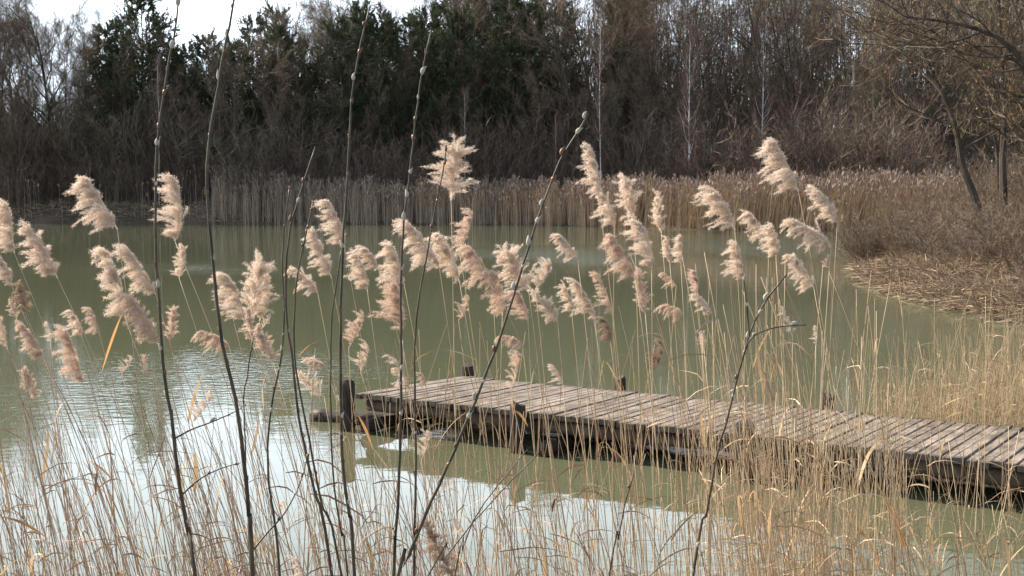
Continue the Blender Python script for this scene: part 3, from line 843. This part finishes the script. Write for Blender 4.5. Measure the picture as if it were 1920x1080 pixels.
# near side posts and far side posts from where they stand in the photo
for (px, py, side, top, r) in ((651, 752, 'n', 0.13, 0.075), (972, 775, 'n', 0.09, 0.075), (1392, 820, 'n', 0.11, 0.085), 
                               (877, 704, 'f', 0.115, 0.075), (1160, 730, 'f', 0.12, 0.065), (1550, 764, 'f', 0.125, 0.07), (2010, 800, 'f', 0.12, 0.075)):
    ly = -0.095 if side == 'n' else W_D + 0.085
    lo_, hi_ = -1.0, 12.0
    for _ in range(40):                               # slide along the jetty's side to where the photo shows the post
        mid = (lo_ + hi_) / 2; q = nearL + u * mid + v * ly
        if 960 + F_PX * q[0] / ((q - EYE) @ FWD) < px: lo_ = mid
        else: hi_ = mid
    post((lo_, ly), top, r)
# horizontal log at the jetty's end, lying in the water
c = on(655, 792, 0.0)
log = thing('floating_log', 'dark wet log lying in the water under the jetty corner post', 'log', None, (float(c[0]), float(c[1]), 0.0))
log_geo((-0.42, 0.16, 0.03), (0.62, -0.16, 0.055), 0.085, M_log, 'trunk', log, 0.012, 10, 10)
log_geo((0.02, -0.14, -0.02), (0.98, 0.62, 0.05), 0.07, M_log, 'branch', log, 0.012, 9, 10)
for (px, py, s, lb) in ((705, 809, 0.075, 'larger white scrap floating in front of the jetty end'), (773, 794, 0.035, 'tiny white scrap floating under the jetty beam')):
    c = on(px, py, 0.0)
    g = Geo()
    V = [(-s, 0, .004), (-s * .2, -s * .45, .006), (s * .9, -s * .25, .005), (s * 1.2, .02, .012), (s * .3, s * .5, .018), (-s * .5, s * .4, .007)]
    g.add(V + [(x, y, z - 0.003) for x, y, z in V], [(0, 1, 2, 3), (0, 3, 4, 5), (9, 8, 7, 6), (11, 10, 9, 6)])
    tag(link('white_scrap', g.mesh('white_scrap', M_scrap), None, tuple(c)), lb, 'litter')

# ------------------------------------------------------------------ willow rods with catkins
def catkin_mesh(fur):
    g = Geo()
    K, S = 7, 8
    prof = [0.15, 0.75, 1.0, 0.95, 0.75, 0.42, 0.05]
    P = np.zeros((1, K, 3)); P[0, :, 2] = np.linspace(0, 1, K); P[0, :, 0] = 0.18 * np.sin(np.linspace(0, math.pi, K))
    g.tubes(P, np.array([prof]) * 0.23, S)
    return g.mesh('catkin', M_catkin_w if fur else M_catkin, True)
CK = [catkin_mesh(False), catkin_mesh(True)]
def smooth_line(P, n):
    P = np.array(P, float)
    d = np.concatenate([[0], np.cumsum(np.linalg.norm(np.diff(P, axis=0), axis=1))])
    uu = np.linspace(0, d[-1], n)
    # catmull-rom
    out = []
    for s in uu:
        i = int(np.clip(np.searchsorted(d, s) - 1, 0, len(P) - 2)); t = (s - d[i]) / max(d[i + 1] - d[i], 1e-6)
        p0 = P[max(i - 1, 0)]; p1 = P[i]; p2 = P[i + 1]; p3 = P[min(i + 2, len(P) - 1)]
        out.append(0.5 * (2 * p1 + (p2 - p0) * t + (2 * p0 - 5 * p1 + 4 * p2 - p3) * t * t + (3 * p1 - p0 - 3 * p2 + p3) * t ** 3))
    return np.array(out)
def willow(label, px, Y, w0, w1, step=0.0, cat_len=0.02, fur=0.35, cut=0.62, branches=(), group=None):
    """px from the tip down; w0/w1 rod width in photo px at bottom/tip; step = gap between catkins"""
    P = [at(x, y, Y) for x, y in px]
    down = P[-1] + (P[-1] - P[-2]) / max(abs((P[-1] - P[-2])[2]), 1e-3) * (P[-1][2] - hgt(P[-1][0], Y) + 0.1) * np.array([0.6, 0.6, 1.0])
    P.append(down)
    L = smooth_line(P, 60)[::-1]
    L[1:-1] += rng.normal(0, 0.0007, L[1:-1].shape)
    loc = L[0].copy()
    t = thing('willow_rod', label, 'willow rod', group, tuple(loc))
    k = Y / F_PX
    g = Geo()
    R = np.linspace(w0 * 1.12, w1 * 1.0, 60) * 0.5 * k
    g.tubes((L - loc)[None], R[None], 8)
    lines = [(L, R)]
    for br in branches:
        bp = smooth_line([at(x, y, Y + dy) for x, y, dy in br[0]], 18)
        r2 = np.linspace(br[1], br[2], 18) * 0.5 * k
        lines.append((bp, r2))
        g.tubes((bp - loc)[None], r2[None], 6)
    link('stem', g.mesh('stem', M_willow, True), t)
    if step:
        for li, (LL, RR) in enumerate(lines):
            d = np.concatenate([[0], np.cumsum(np.linalg.norm(np.diff(LL, axis=0), axis=1))])
            s = d[-1] * (0.04 if li == 0 else 0.15); sgn = 1
            while s < d[-1]:
                low = li == 0 and s < d[-1] * (1 - cut)
                p = np.array([np.interp(s, d, LL[:, i]) for i in range(3)])
                p2 = np.array([np.interp(min(s + 0.02, d[-1] + 0.0), d, LL[:, i]) for i in range(3)])
                T = unit((p2 - p)[None])[0] if np.linalg.norm(p2 - p) > 1e-5 else unit((LL[-1] - LL[-2])[None])[0]
                rr = float(np.interp(s, d, RR))
                th = (0 if sgn > 0 else math.pi) + rng.normal(0, 0.6)
                side = np.array([math.cos(th), math.sin(th) * 0.8, 0])
                side = unit((side - T * (side @ T))[None])[0]
                frac = s / d[-1]
                is_f = rng.random() < fur * (0.2 + 0.7 * frac)
                ln = cat_len * rng.uniform(0.5, 1.0) * (0.72 + 0.2 * is_f) * (0.55 + 0.6 * frac)
                if low: ln *= 0.42; is_f = False
                o = link('catkin', CK[1 if is_f else 0], t, tuple(p - loc + side * rr * 0.7))
                D = unit((T * 1.0 + side * rng.uniform(0.12, 0.4))[None])[0]
                q = Vector(D).to_track_quat('Z', 'X')
                o.rotation_mode = 'QUATERNION'; o.rotation_quaternion = q; o.scale = (ln,) * 3
                s += step * rng.uniform(0.6, 1.4); sgn = -sgn
    return t
ROD = {}
willow('tall willow rod crossing the tall dark pine', [(334, 0), (330, 45), (318, 112), (306, 182), (298, 240), (293, 300), (291, 400), (294, 500), (300, 600), (306, 690), (322, 790), (335, 900), (352, 1000), (366, 1080)], 3.0, 11, 3.5, 0.055, 0.026, 0.35, 0.70,
       branches=[([(328, 822, 0), (360, 805, 0.02), (400, 790, 0.03), (440, 772, 0.05), (462, 758, 0.05)], 4, 1.5), ([(343, 926, 0), (372, 900, 0.02), (410, 880, 0.03), (450, 868, 0.04)], 4, 1.5)])
willow('thick willow rod whose tip stands against the white sky', [(446, -30), (430, 45), (415, 120), (405, 190), (393, 250), (388, 330), (391, 400), (400, 490), (408, 580), (420, 660), (440, 740), (455, 840), (467, 960), (474, 1080)], 2.8, 12, 4, 0.06, 0.026, 0.3, 0.66,
       branches=[([(476, 1030, 0), (500, 1000, 0.02), (535, 960, 0.04), (565, 900, 0.05), (577, 850, 0.05)], 4, 1.5)])
willow('thin willow rod of the close trio, bowing out low down', [(543, 350), (536, 400), (531, 450), (529, 505), (533, 580), (525, 680), (511, 750), (503, 815), (504, 909), (525, 1080)], 3.3, 7, 2.5, 0.05, 0.02, 0.35, 0.62)
willow('tallest willow rod of the close trio', [(592, 275), (574, 328), (556, 385), (545, 420), (536, 505), (538, 602), (548, 670), (562, 790), (590, 920), (622, 1080)], 3.1, 9, 3, 0.05, 0.022, 0.5, 0.72)
willow('short-tipped willow rod of the close trio', [(587, 378), (576, 427), (561, 493), (554, 555), (551, 602), (553, 680), (575, 800), (602, 940), (640, 1080)], 3.4, 7, 2.5, 0.05, 0.018, 0.35, 0.6)
willow('long willow rod beside the jetty corner post', [(694, 10), (680, 70), (662, 165), (656, 250), (650, 350), (645, 430), (640, 560), (638, 650), (640, 740), (641, 850), (654, 960), (665, 1080)], 3.0, 9.5, 3, 0.06, 0.024, 0.45, 0.68)
willow('very thin dark rod next to the corner-post rod', [(640, 470), (630, 540), (622, 600), (620, 750), (626, 900), (640, 1000), (652, 1080)], 3.5, 5, 2.5, 0.08, 0.012, 0.2, 0.6)
willow('willow rod standing straight before the jetty end', [(809, 56), (792, 132), (784, 190), (776, 249), (766, 350), (757, 420), (752, 500), (752, 600), (752, 750), (748, 900), (742, 1000), (738, 1080)], 3.0, 9, 2.5, 0.055, 0.023, 0.4, 0.7)
willow('willow rod in front of the highest fanned plume', [(837, 272), (831, 320), (815, 400), (800, 480), (784, 570), (778, 660), (778, 750), (780, 870), (778, 1000), (776, 1080)], 3.2, 7, 2.5, 0.05, 0.022, 0.25, 0.65)
willow('long slanting willow rod crossing the jetty', [(1103, 213), (1085, 245), (1050, 300), (1017, 385), (995, 450), (965, 550), (935, 640), (900, 730), (850, 850), (800, 960), (758, 1060), (740, 1100)], 2.9, 10, 3, 0.06, 0.028, 0.65, 0.6)
willow('forked willow rod above the broad part of the jetty', [(1476, 514), (1450, 545), (1420, 590), (1405, 630), (1390, 680), (1370, 760), (1345, 850), (1325, 960), (1300, 1080)], 3.2, 8, 3, 0.05, 0.024, 0.7, 0.4,
       branches=[([(1405, 628, 0), (1402, 600, 0.01), (1400, 570, 0.01), (1394, 522, 0.02)], 4, 3), ([(1392, 675, 0), (1408, 635, -0.02), (1450, 615, -0.03), (1512, 609, -0.04)], 4, 2)])
willow('thin dark twig rising beside the thick willow rod', [(474, 637), (463, 707), (457, 746), (460, 850), (463, 950), (470, 1080)], 3.1, 4.5, 2.5, 0.09, 0.016, 0.3, 0.7)
willow('thin dark twig slanting low under the jetty middle', [(990, 842), (930, 915), (890, 972), (868, 1030), (853, 1080)], 3.1, 4.5, 2, 0.0)
willow('thin twig slanting low beside the slanting rod foot', [(1010, 850), (960, 900), (900, 965), (830, 1050), (800, 1085)], 3.2, 5, 2, 0.0)
willow('short dark twig near the forked willow foot', [(1188, 890), (1172, 945), (1160, 1010), (1142, 1085)], 3.2, 5, 2.5, 0.12, 0.014, 0.3, 0.6)

# ------------------------------------------------------------------ foreground reeds
def plume_mesh(seed, style):
    """axis along +z, one unit high, branches blown towards -x"""
    r = np.random.default_rng(seed)
    full = style == 'F'; wide = style == 'W'; sparse = style == 'S'; curl = style == 'C'
    K = 12
    bend = r.uniform(0.04, 0.34) * (2.2 if curl else 1)
    s = np.linspace(0, 1, K)
    ang = bend * s ** 1.5 * 1.3
    ax = np.zeros((K, 3))
    for i in range(1, K):
        ax[i] = ax[i - 1] + np.array([-math.sin(ang[i]), 0.0, math.cos(ang[i])]) / (K - 1) * 0.80
    nb = {'F': 78, 'W': 90, 'S': 30, 'C': 52}[style]
    t = np.sort(r.uniform(0.03, 1.0, nb))
    f = t * (K - 1); i = np.minimum(f.astype(int), K - 2); w = (f - i)[:, None]
    p0 = ax[i] * (1 - w) + ax[i + 1] * w
    T = unit(ax[i + 1] - ax[i])
    th = r.uniform(0, 2 * math.pi, nb)
    wind = 0.0 if wide else r.uniform(0.25, 0.5)
    rad = np.stack([np.cos(th) * (1 - 0.35 * (np.cos(th) > 0) * (not wide)) - wind, np.sin(th) * 0.8, np.zeros(nb)], 1)
    open_ = {'F': 0.85, 'W': 0.95, 'S': 0.65, 'C': 0.8}[style]
    D = unit(T * 1.0 + rad * open_ * (1.0 - 0.55 * t[:, None]))
    prof = np.clip(0.45 + t * 2.6, 0, 1) * (1 - 0.42 * t)
    L = (0.10 + 0.29 * prof) * r.uniform(0.65, 1.12, nb) * (1.05 if wide else 1)
    # a few lobes give the uneven outline
    L *= 0.80 + 0.30 * np.sin(t * r.uniform(14, 24) + r.uniform(0, 6))
    KB = 7
    P = [p0]; d = D.copy()
    for k in range(KB):
        d = unit(d + np.array([-0.10 * (0.2 if wide else 1), 0, -0.13 - (0.10 if curl else 0)]) + r.normal(0, 0.09, (nb, 3)))
        P.append(P[-1] + d * (L / KB)[:, None])
    P = np.stack(P, 1)
    g = Geo()
    g.tubes(ax[None] * 0.98, np.linspace(0.010, 0.004, K)[None], 4, cap=False)
    g.ribbons(P, taper(np.full(nb, 0.006), 0.003, KB + 1))
    # branchlets and silky hairs
    def hairs(n, l0, l1, wd, spread, jit):
        b = r.integers(0, nb, n); q = r.uniform(0.04, 1.0, n) ** 0.75 * KB
        ii = np.minimum(q.astype(int), KB - 1); ww = (q - ii)[:, None]
        c = P[b, ii] * (1 - ww) + P[b, ii + 1] * ww
        tt = unit(P[b, ii + 1] - P[b, ii])
        dd = unit(tt * 0.55 + r.normal(0, spread, (n, 3)) + np.array([-0.10, 0, -0.03]))
        g.slivers(c + r.normal(0, jit, (n, 3)), dd, r.uniform(l0, l1, n), np.full(n, wd))
    m = {'F': 1.0, 'W': 1.3, 'S': 0.36, 'C': 0.7}[style]
    hairs(int(2200 * m), 0.03, 0.075, 0.0056, 0.5, 0.006)
    hairs(int(8000 * m), 0.016, 0.042, 0.0054, 0.9, 0.013)
    return g
PL = {}
for st, n in (('F', 15), ('W', 2), ('S', 5), ('C', 4)):
    for k in range(n):
        g = plume_mesh(100 + len(PL), st)
        mats = {'F': (M_plume, M_plume_p), 'W': (M_plume,), 'S': (M_plume_p, M_plume), 'C': (M_plume_d, M_plume_p)}[st]
        PL[(st, k)] = g.mesh('plume', mats[0])
        me2 = None
        if len(mats) > 1:
            me2 = PL[(st, k)].copy(); me2.materials.clear(); me2.materials.append(mats[1])
        PL[(st, k, 'b')] = me2 or PL[(st, k)]

def leaf_mesh(seed, mat):
    r = np.random.default_rng(seed)
    K = 9; s = np.linspace(0, 1, K)
    bend = r.uniform(0.6, 2.2); tw = r.uniform(-1.2, 1.2)
    P = np.zeros((1, K, 3)); a = 0.5
    for i in range(1, K):
        a = 0.35 + bend * s[i] ** 1.8
        P[0, i] = P[0, i - 1] + np.array([math.sin(a), 0.12 * math.sin(tw * s[i]), math.cos(a)]) / (K - 1)
    W = 0.055 * np.sin((s * 0.93 + 0.07) ** 0.6 * math.pi)[None] + 0.003
    side = np.array([[0.3, 1.0, 0.2 + tw * 0.3]])
    g = Geo(); g.ribbons(P, W, side)
    return g.mesh('leaf', mat, True)
LEAF = [leaf_mesh(i, M_leaf) for i in range(7)]
LEAF_O = [leaf_mesh(50 + i, M_leaf_o) for i in range(4)]

def stem_line(top, base, K=12, sway=0.0):
    s = np.linspace(0, 1, K)[:, None]
    P = base * (1 - s) + top * s
    # stems stand up first and lean more and more
    P += (top - base) * np.array([1.0, 1.0, 0]) * (s ** 1.7 - s) * 0.5
    P[:, 0] += (np.sin(s[:, 0] * math.pi) * sway)
    return P

def reed(top, base, r, label, cat, group, plume=None, leaves=0, mat=None, orange=0.15, name='reed'):
    t = thing(name, label, cat, group, tuple(base))
    P = stem_line(top, base, 12, rng.normal(0, 0.03))
    g = Geo(); g.tubes((P - base)[None], np.linspace(r, r * 0.45, 12)[None], 5)
    link('stem', g.mesh('stem', mat or M_stem, True), t)
    if plume:
        st, tipv, ln, wd, alt, yaw = plume
        k = int(rng.integers(0, {'F': 15, 'W': 2, 'S': 5, 'C': 4}[st]))
        o = link('plume', PL[(st, k, 'b')] if alt else PL[(st, k)], t, tuple(top - base))
        z = Vector(unit(tipv[None])[0]); x = Vector((1, 0, 0)); x = (x - z * x.dot(z)).normalized(); y = z.cross(x)
        R = Matrix((x, y, z)).transposed() @ Matrix.Rotation(yaw, 3, 'Z')
        o.rotation_mode = 'QUATERNION'; o.rotation_quaternion = R.to_quaternion(); o.scale = (wd, (wd + ln) * 0.5, ln)
    for _ in range(leaves):
        s = rng.uniform(0.2, 0.8); i = int(s * 11); p = P[i] * (1 - (s * 11 - i)) + P[min(i + 1, 11)] * (s * 11 - i)
        org = rng.random() < orange
        o = link('leaf', (LEAF_O[int(rng.integers(0, 4))] if org else LEAF[int(rng.integers(0, 7))]), t, tuple(p - base))
        sc = rng.uniform(0.16, 0.38); o.scale = (sc, sc * rng.uniform(0.5, 0.9), sc)
        o.rotation_euler = (rng.normal(0, 0.25), rng.normal(0, 0.35), rng.uniform(0, 6.28))
    return t

# plumes read off the photo: tip x, y, stem joint x, y, width, style, (tone)
PLUMES = [
 (17,382,27,475,50,'F',0),(8,468,22,535,50,'F',0),(66,414,108,522,66,'F',0),(170,331,220,430,64,'F',0),(350,342,328,452,60,'F',0),(346,464,336,522,28,'F',0),
 (222,464,236,600,50,'F',0),(243,463,292,552,50,'F',0),(250,555,296,642,58,'F',1),(328,580,318,638,34,'F',1),(34,528,50,595,48,'C',0),(-4,580,14,655,50,'S',0),
 (143,575,153,630,30,'F',0),(173,574,188,632,28,'C',1),(52,598,82,674,36,'F',1),(94,604,95,642,20,'S',1),(130,622,155,720,46,'F',1),(45,690,68,746,34,'F',1),
 (250,670,228,702,28,'S',1),(273,666,268,702,22,'S',0),(445,508,458,602,50,'F',0),(488,493,470,600,56,'W',0),(523,526,486,602,60,'F',0),(430,543,438,602,46,'F',0),
 (466,578,472,640,50,'F',1),(387,606,430,650,42,'F',1),(515,595,490,614,22,'S',1),(480,616,512,678,46,'F',1),(588,431,622,522,48,'F',0),(558,496,596,550,44,'F',0),
 (634,371,646,464,48,'F',0),(580,670,612,688,34,'C',1),(552,702,608,744,42,'S',1),(408,746,360,792,36,'S',1),(860,275,846,376,64,'W',0),(692,455,710,506,34,'F',0),
 (684,470,689,546,40,'F',0),(736,456,758,534,48,'F',0),(772,415,824,502,62,'F',0),(826,424,862,530,62,'F',0),(892,399,862,474,38,'C',1),(882,452,924,542,54,'C',1),
 (890,554,860,600,26,'S',0),(764,528,752,622,66,'F',1),(684,598,654,652,38,'C',1),(702,650,676,697,34,'S',1),(743,662,768,732,36,'S',1),(801,696,798,724,26,'C',1),
 (952,470,992,550,76,'W',0),(1044,503,1004,542,38,'F',0),(948,492,942,592,54,'C',1),(984,543,990,602,38,'F',1),(1005,546,1046,604,48,'F',0),(1068,533,1072,585,28,'F',0),
 (1092,518,1116,598,40,'F',0),(1049,436,1083,483,34,'F',0),(948,610,980,648,42,'C',1),(980,663,958,738,36,'S',0),(1043,682,1056,722,28,'S',1),(1131,508,1148,592,36,'S',0),
 (1150,588,1145,642,28,'C',0),(1125,273,1122,365,44,'F',0),(1134,342,1152,426,44,'F',0),(1178,326,1190,422,44,'F',0),(1234,373,1240,437,36,'F',0),(1152,438,1192,522,46,'F',1),
 (1216,416,1222,502,54,'F',0),(1250,448,1256,492,34,'F',0),(1281,443,1277,497,24,'F',0),(1194,516,1210,588,34,'F',1),(1248,505,1268,537,28,'S',0),(1252,552,1282,592,34,'C',1),
 (1262,656,1222,696,30,'C',0),(1314,505,1305,556,26,'F',1),(1310,545,1336,590,26,'F',0),(1354,342,1378,432,56,'F',0),(1408,391,1442,452,42,'F',0),(1458,415,1455,482,50,'F',0),
 (1458,259,1497,358,60,'F',0),(1540,345,1570,418,54,'F',0),(1494,402,1558,464,52,'F',0),(1555,477,1543,502,20,'C',1),(1383,455,1396,524,38,'F',0),(1487,475,1526,540,44,'F',0),
 (1468,573,1486,630,28,'S',1),(1334,627,1320,652,22,'C',1),(1536,613,1530,647,16,'S',1),(797,978,856,1095,44,'C',0),(862,970,872,1004,30,'S',1),(562,1040,574,1090,32,'S',1),
 (812,812,790,862,36,'S',1),(20,560,32,600,30,'S',0),
]
ROD_X = [(296, 'pine-crossing rod'), (400, 'thick sky rod'), (545, 'rod trio'), (641, 'corner-post rod'), (778, 'straight rod pair'), (975, 'slanting rod'), (1200, 'the white birch'), (1395, 'forked rod')]
ORD = ['highest', 'second highest', 'third highest', 'fourth highest', 'fifth highest', 'sixth highest', 'seventh highest', 'eighth highest', 'ninth highest', 'tenth highest', 'eleventh highest', 'twelfth highest', 'thirteenth highest', 'fourteenth highest', 'fifteenth highest', 'sixteenth highest', 'seventeenth highest', 'eighteenth highest', 'nineteenth highest', 'twentieth highest', 'twenty-first highest', 'lowest but one', 'lowest']
LOOK = {('F', 0): 'full cream plume', ('F', 1): 'full pinkish plume', ('W', 0): 'broad fanned cream plume', ('S', 0): 'thin cream plume', ('S', 1): 'thin pinkish plume', ('C', 0): 'curled brown plume', ('C', 1): 'curled tan plume'}
cols = {}
for i, p in enumerate(PLUMES):
    mx = (p[0] + p[2]) / 2; c = sum(mx > r[0] for r in ROD_X)
    cols.setdefault((c, p[5], p[6] if p[5] != 'W' else 0), []).append((p[1], i))
rank = {}
for c, lst in cols.items():
    for k, (_, i) in enumerate(sorted(lst)): rank[i] = (c[0], k, len(lst))
def where(c):
    if c == 0: return 'between ' + ROD_X[0][1] + ' and the picture edge'
    if c == len(ROD_X): return 'between ' + ROD_X[-1][1] + ' and the brown bank'
    return 'between ' + ROD_X[c - 1][1] + ' and ' + ROD_X[c][1]
for i, (tx, ty, bx, by, w, st, alt) in enumerate(PLUMES):
    c, k, n = rank[i]
    Y = float(rng.uniform(5.2, 7.2)) if by < 900 else 4.6
    if by > 640 and by < 900: Y = float(rng.uniform(4.6, 6.4))
    top = at(bx, by, Y); tip = at(tx, ty, Y + rng.normal(0, 0.03))
    lean = np.interp(bx, [0, 500, 900, 1300, 1600], [0.26, 0.20, 0.07, 0.05, 0.09]) + rng.normal(0, 0.06)
    z0 = max(hgt(top[0], Y), -0.3)
    hh = top[2] - z0
    base = np.array([top[0] + lean * hh, min(Y + rng.uniform(-0.4, 0.4), 8.0), 0])
    base[2] = max(hgt(base[0], base[1]), -0.3) - 0.02
    ln = np.linalg.norm(tip - top) * 1.16; wd = w * Y / F_PX * 2.75
    lab = f"{LOOK[(st, alt if st != 'W' else 0)]}" + (f", {ORD[k]} such," if n > 1 else "") + f" {where(c)}"
    reed(top, base, rng.uniform(0.0028, 0.0036), lab, 'reed', 'plumed reeds in the foreground',
         (st, tip - top, ln, min(max(wd, ln * 0.85), ln * 1.5), bool(alt), rng.normal(0, 0.8)), int(rng.random() < 0.5), M_stem, 0.08)

# stems without plumes: the nearest as single reeds
def bare_spec():
    """pixel at the bottom edge and tip pixel of a plumeless stem"""
    u_ = rng.random()
    if u_ < 0.30: xb = rng.uniform(-60, 560); dxr = rng.normal(-0.30, 0.13); ty = rng.uniform(640, 1000)
    elif u_ < 0.52: xb = rng.uniform(560, 1200); dxr = rng.normal(-0.04, 0.17); ty = rng.uniform(600, 980)
    elif u_ < 0.90: xb = rng.normal(1490, 130); dxr = rng.normal(-0.10, 0.15); ty = rng.uniform(470, 980)
    else: xb = rng.uniform(1650, 1960); dxr = rng.normal(-0.1, 0.2); ty = rng.uniform(760, 1020)
    return xb, dxr, ty
def zone(x):
    if x < 300: return 'bare reed stem leaning over the pale open water', 'bare reed stems over the pale water'
    if x < 640: return 'bare reed stem among the feet of the tall willow rods', 'bare reed stems by the willow rods'
    if x < 1000: return 'bare reed stem in front of the jetty end', 'bare reed stems before the jetty end'
    if x < 1330: return 'bare reed stem before the middle of the jetty', 'bare reed stems before the jetty middle'
    if x < 1680: return 'bare pale reed stem in the densest thicket before the jetty', 'bare reed stems of the densest thicket'
    return 'bare reed stem standing in dark water under the jetty planks', 'bare reed stems in the dark water'
def bare_line():
    xb, dxr, ty = bare_spec()
    Y = rng.uniform(4.4, 8.2)
    bx = xb + dxr * (1080 - ty)
    top = at(bx, ty, Y)
    bp = at(xb, 1080, Y)
    z = hgt(bp[0], Y); zb = max(z, -0.25)
    ext = bp + (bp - top) / max((top - bp)[2], 0.05) * (bp[2] - zb) * np.array([0.55, 0.3, 1.0])
    ext[2] = zb
    return top, ext, (xb + bx) / 2
for i in range(205):
    top, base, mx = bare_line()
    lb, gp = zone(mx)
    reed(top, base, rng.uniform(0.0024, 0.0036), lb, 'reed', gp, None, int(rng.integers(0, 3)), M_stem if mx > 1100 or rng.random() < 0.5 else M_stem2, 0.06, 'bare_reed')
# and the rest of the thicket as one mass
def thicket(n, name, label, liner, mat, leaf_n, r0=0.0018, r1=0.0030):
    L = [liner() for _ in range(n)]
    P = np.stack([stem_line(a, b, 9, rng.normal(0, 0.03)) for a, b, _ in L])
    g = Geo(); R = rng.uniform(r0, r1, n)
    g.tubes(P, taper(R, R * 0.4, 9), 4, cap=False)
    j = rng.integers(0, n, leaf_n); s = rng.uniform(0.15, 0.95, leaf_n)
    f = s * 8; i = np.minimum(f.astype(int), 7); w = (f - i)[:, None]
    B = P[j, i] * (1 - w) + P[j, i + 1] * w
    D = unit(np.stack([rng.normal(0, 0.7, leaf_n), rng.normal(0, 0.6, leaf_n), rng.uniform(0.1, 1.0, leaf_n)], 1))
    LL = rng.uniform(0.08, 0.30, leaf_n)
    pts = [B]
    for q in range(4):
        D = unit(D + np.array([0, 0, -0.28]) + rng.normal(0, 0.1, (leaf_n, 3)))
        pts.append(pts[-1] + D * (LL / 4)[:, None])
    W = rng.uniform(0.003, 0.009, leaf_n)[:, None] * np.array([[0.5, 1.0, 0.9, 0.6, 0.08]])
    g.ribbons(np.stack(pts, 1), W)
    return tag(link(name, g.mesh(name, mat, False), kind='stuff'), label)
thicket(430, 'reed_thicket', 'thicket of thin dry reed stems along the near shore', bare_line, M_stem2, 620)
def dense_line():
    xb = rng.normal(1500, 120); Y = rng.uniform(5.0, 8.3); ty = rng.uniform(600, 1000)
    bx = xb + rng.normal(-0.08, 0.16) * (1080 - ty)
    top = at(bx, ty, Y); bp = at(xb, 1080, Y); e = bp + (bp - top) / max((top - bp)[2], 0.05) * (bp[2] + 0.1) * np.array([0.5, 0.3, 1]); e[2] = -0.1
    return top, e, 0
thicket(240, 'pale_reed_thicket', 'densest clump of pale reed stems before the jetty', dense_line, M_stem, 420)
def back_line():
    u_ = rng.random() ** 0.75
    px = 1625 + u_ * 420; Y = rng.uniform(11.6, 15.5)
    X = fx(px, Y)
    H = rng.uniform(0.4, 1.5) * (0.5 + 0.6 * u_)
    b = np.array([X, Y, -0.05]); t = b + np.array([rng.normal(-0.04, 0.16) * H, rng.normal(0, 0.1), H])
    return t, b, 0
thicket(900, 'back_reeds', 'bed of short golden reeds standing in the water behind the jetty', back_line, M_reed, 700, 0.0025, 0.0045)
def corner_line():
    px = rng.uniform(1700, 1990); Y = rng.uniform(8.6, 9.6); X = fx(px, Y); H = rng.uniform(0.2, 0.75)
    b = np.array([X, Y, -0.05]); t = b + np.array([rng.normal(-0.05, 0.25) * H, rng.normal(0, 0.1), H])
    return t, b, 0
thicket(34, 'broken_reeds', 'few broken reed stalks in the dark water below the jetty', corner_line, M_reed, 30, 0.0025, 0.004)
def low_line():
    xb = rng.uniform(-80, 1250); Y = rng.uniform(4.2, 7.5); ty = rng.uniform(760, 1060)
    bx = xb + rng.normal(-0.2, 0.24) * (1080 - ty) + rng.normal(0, 15)
    top = at(bx, ty, Y); bp = at(xb, 1080, Y); e = bp + (bp - top) / max((top - bp)[2], 0.08) * (bp[2] + 0.1) * np.array([0.3, 0.3, 1]); e[2] = -0.1
    return top, e, 0
thicket(380, 'russet_thicket', 'tangle of thin russet stalks along the near bank', low_line, M_russet, 650, 0.0014, 0.0026)
# single reed stalks between the bank and the jetty
for (tx, ty, bx, by, Y) in ((1686, 520, 1700, 770, 12.2), (1640, 560, 1640, 770, 12.0), (1620, 640, 1628, 765, 12.3), (1752, 560, 1762, 790, 12.5), (1860, 540, 1850, 790, 12.5)):
    reed(at(tx, ty, Y), at(bx, by, Y) * np.array([1, 1, 0]) + [0, 0, -0.05], 0.004, 'tall single reed stalk rising behind the jetty near the brown bank', 'reed', 'tall stalks behind the jetty', None, 2, M_reed, 0.05, 'bare_reed')
# the long orange leaves that catch the light
for (x, y, x2, y2, Y) in ((228, 590, 190, 700, 5.6), (560, 668, 596, 640, 5.8), (672, 780, 700, 845, 4.8), (0, 968, 90, 1010, 3.8), (965, 770, 990, 800, 5.0), (1185, 790, 1250, 765, 5.4)):
    a = at(x, y, Y); b = at(x2, y2, Y)
    K = 8; s = np.linspace(0, 1, K)[:, None]
    P = a * (1 - s) + b * s; P[:, 2] += np.sin(s[:, 0] * math.pi) * 0.012
    g = Geo(); wdt = 6.5 * Y / F_PX
    g.ribbons((P - a)[None], (wdt * np.sin((s[:, 0] * 0.9 + 0.08) * math.pi))[None], np.array([[0.6, 0.8, 0.3]]))
    lb = {228: 'orange dry leaf hanging below the two big plumes over the water', 560: 'narrow orange leaf pointing up beside the rod trio', 672: 'broad orange leaf hanging before the jetty end', 0: 'long brown leaf arching over pale water at the picture edge',
          965: 'short orange leaf before the second near jetty post', 1185: 'slanting orange leaf lying across the jetty planks'}[x]
    tag(link('dry_leaf', g.mesh('dry_leaf', M_leaf_o, True), None, tuple(a)), lb, 'leaf')
print('trees', count)
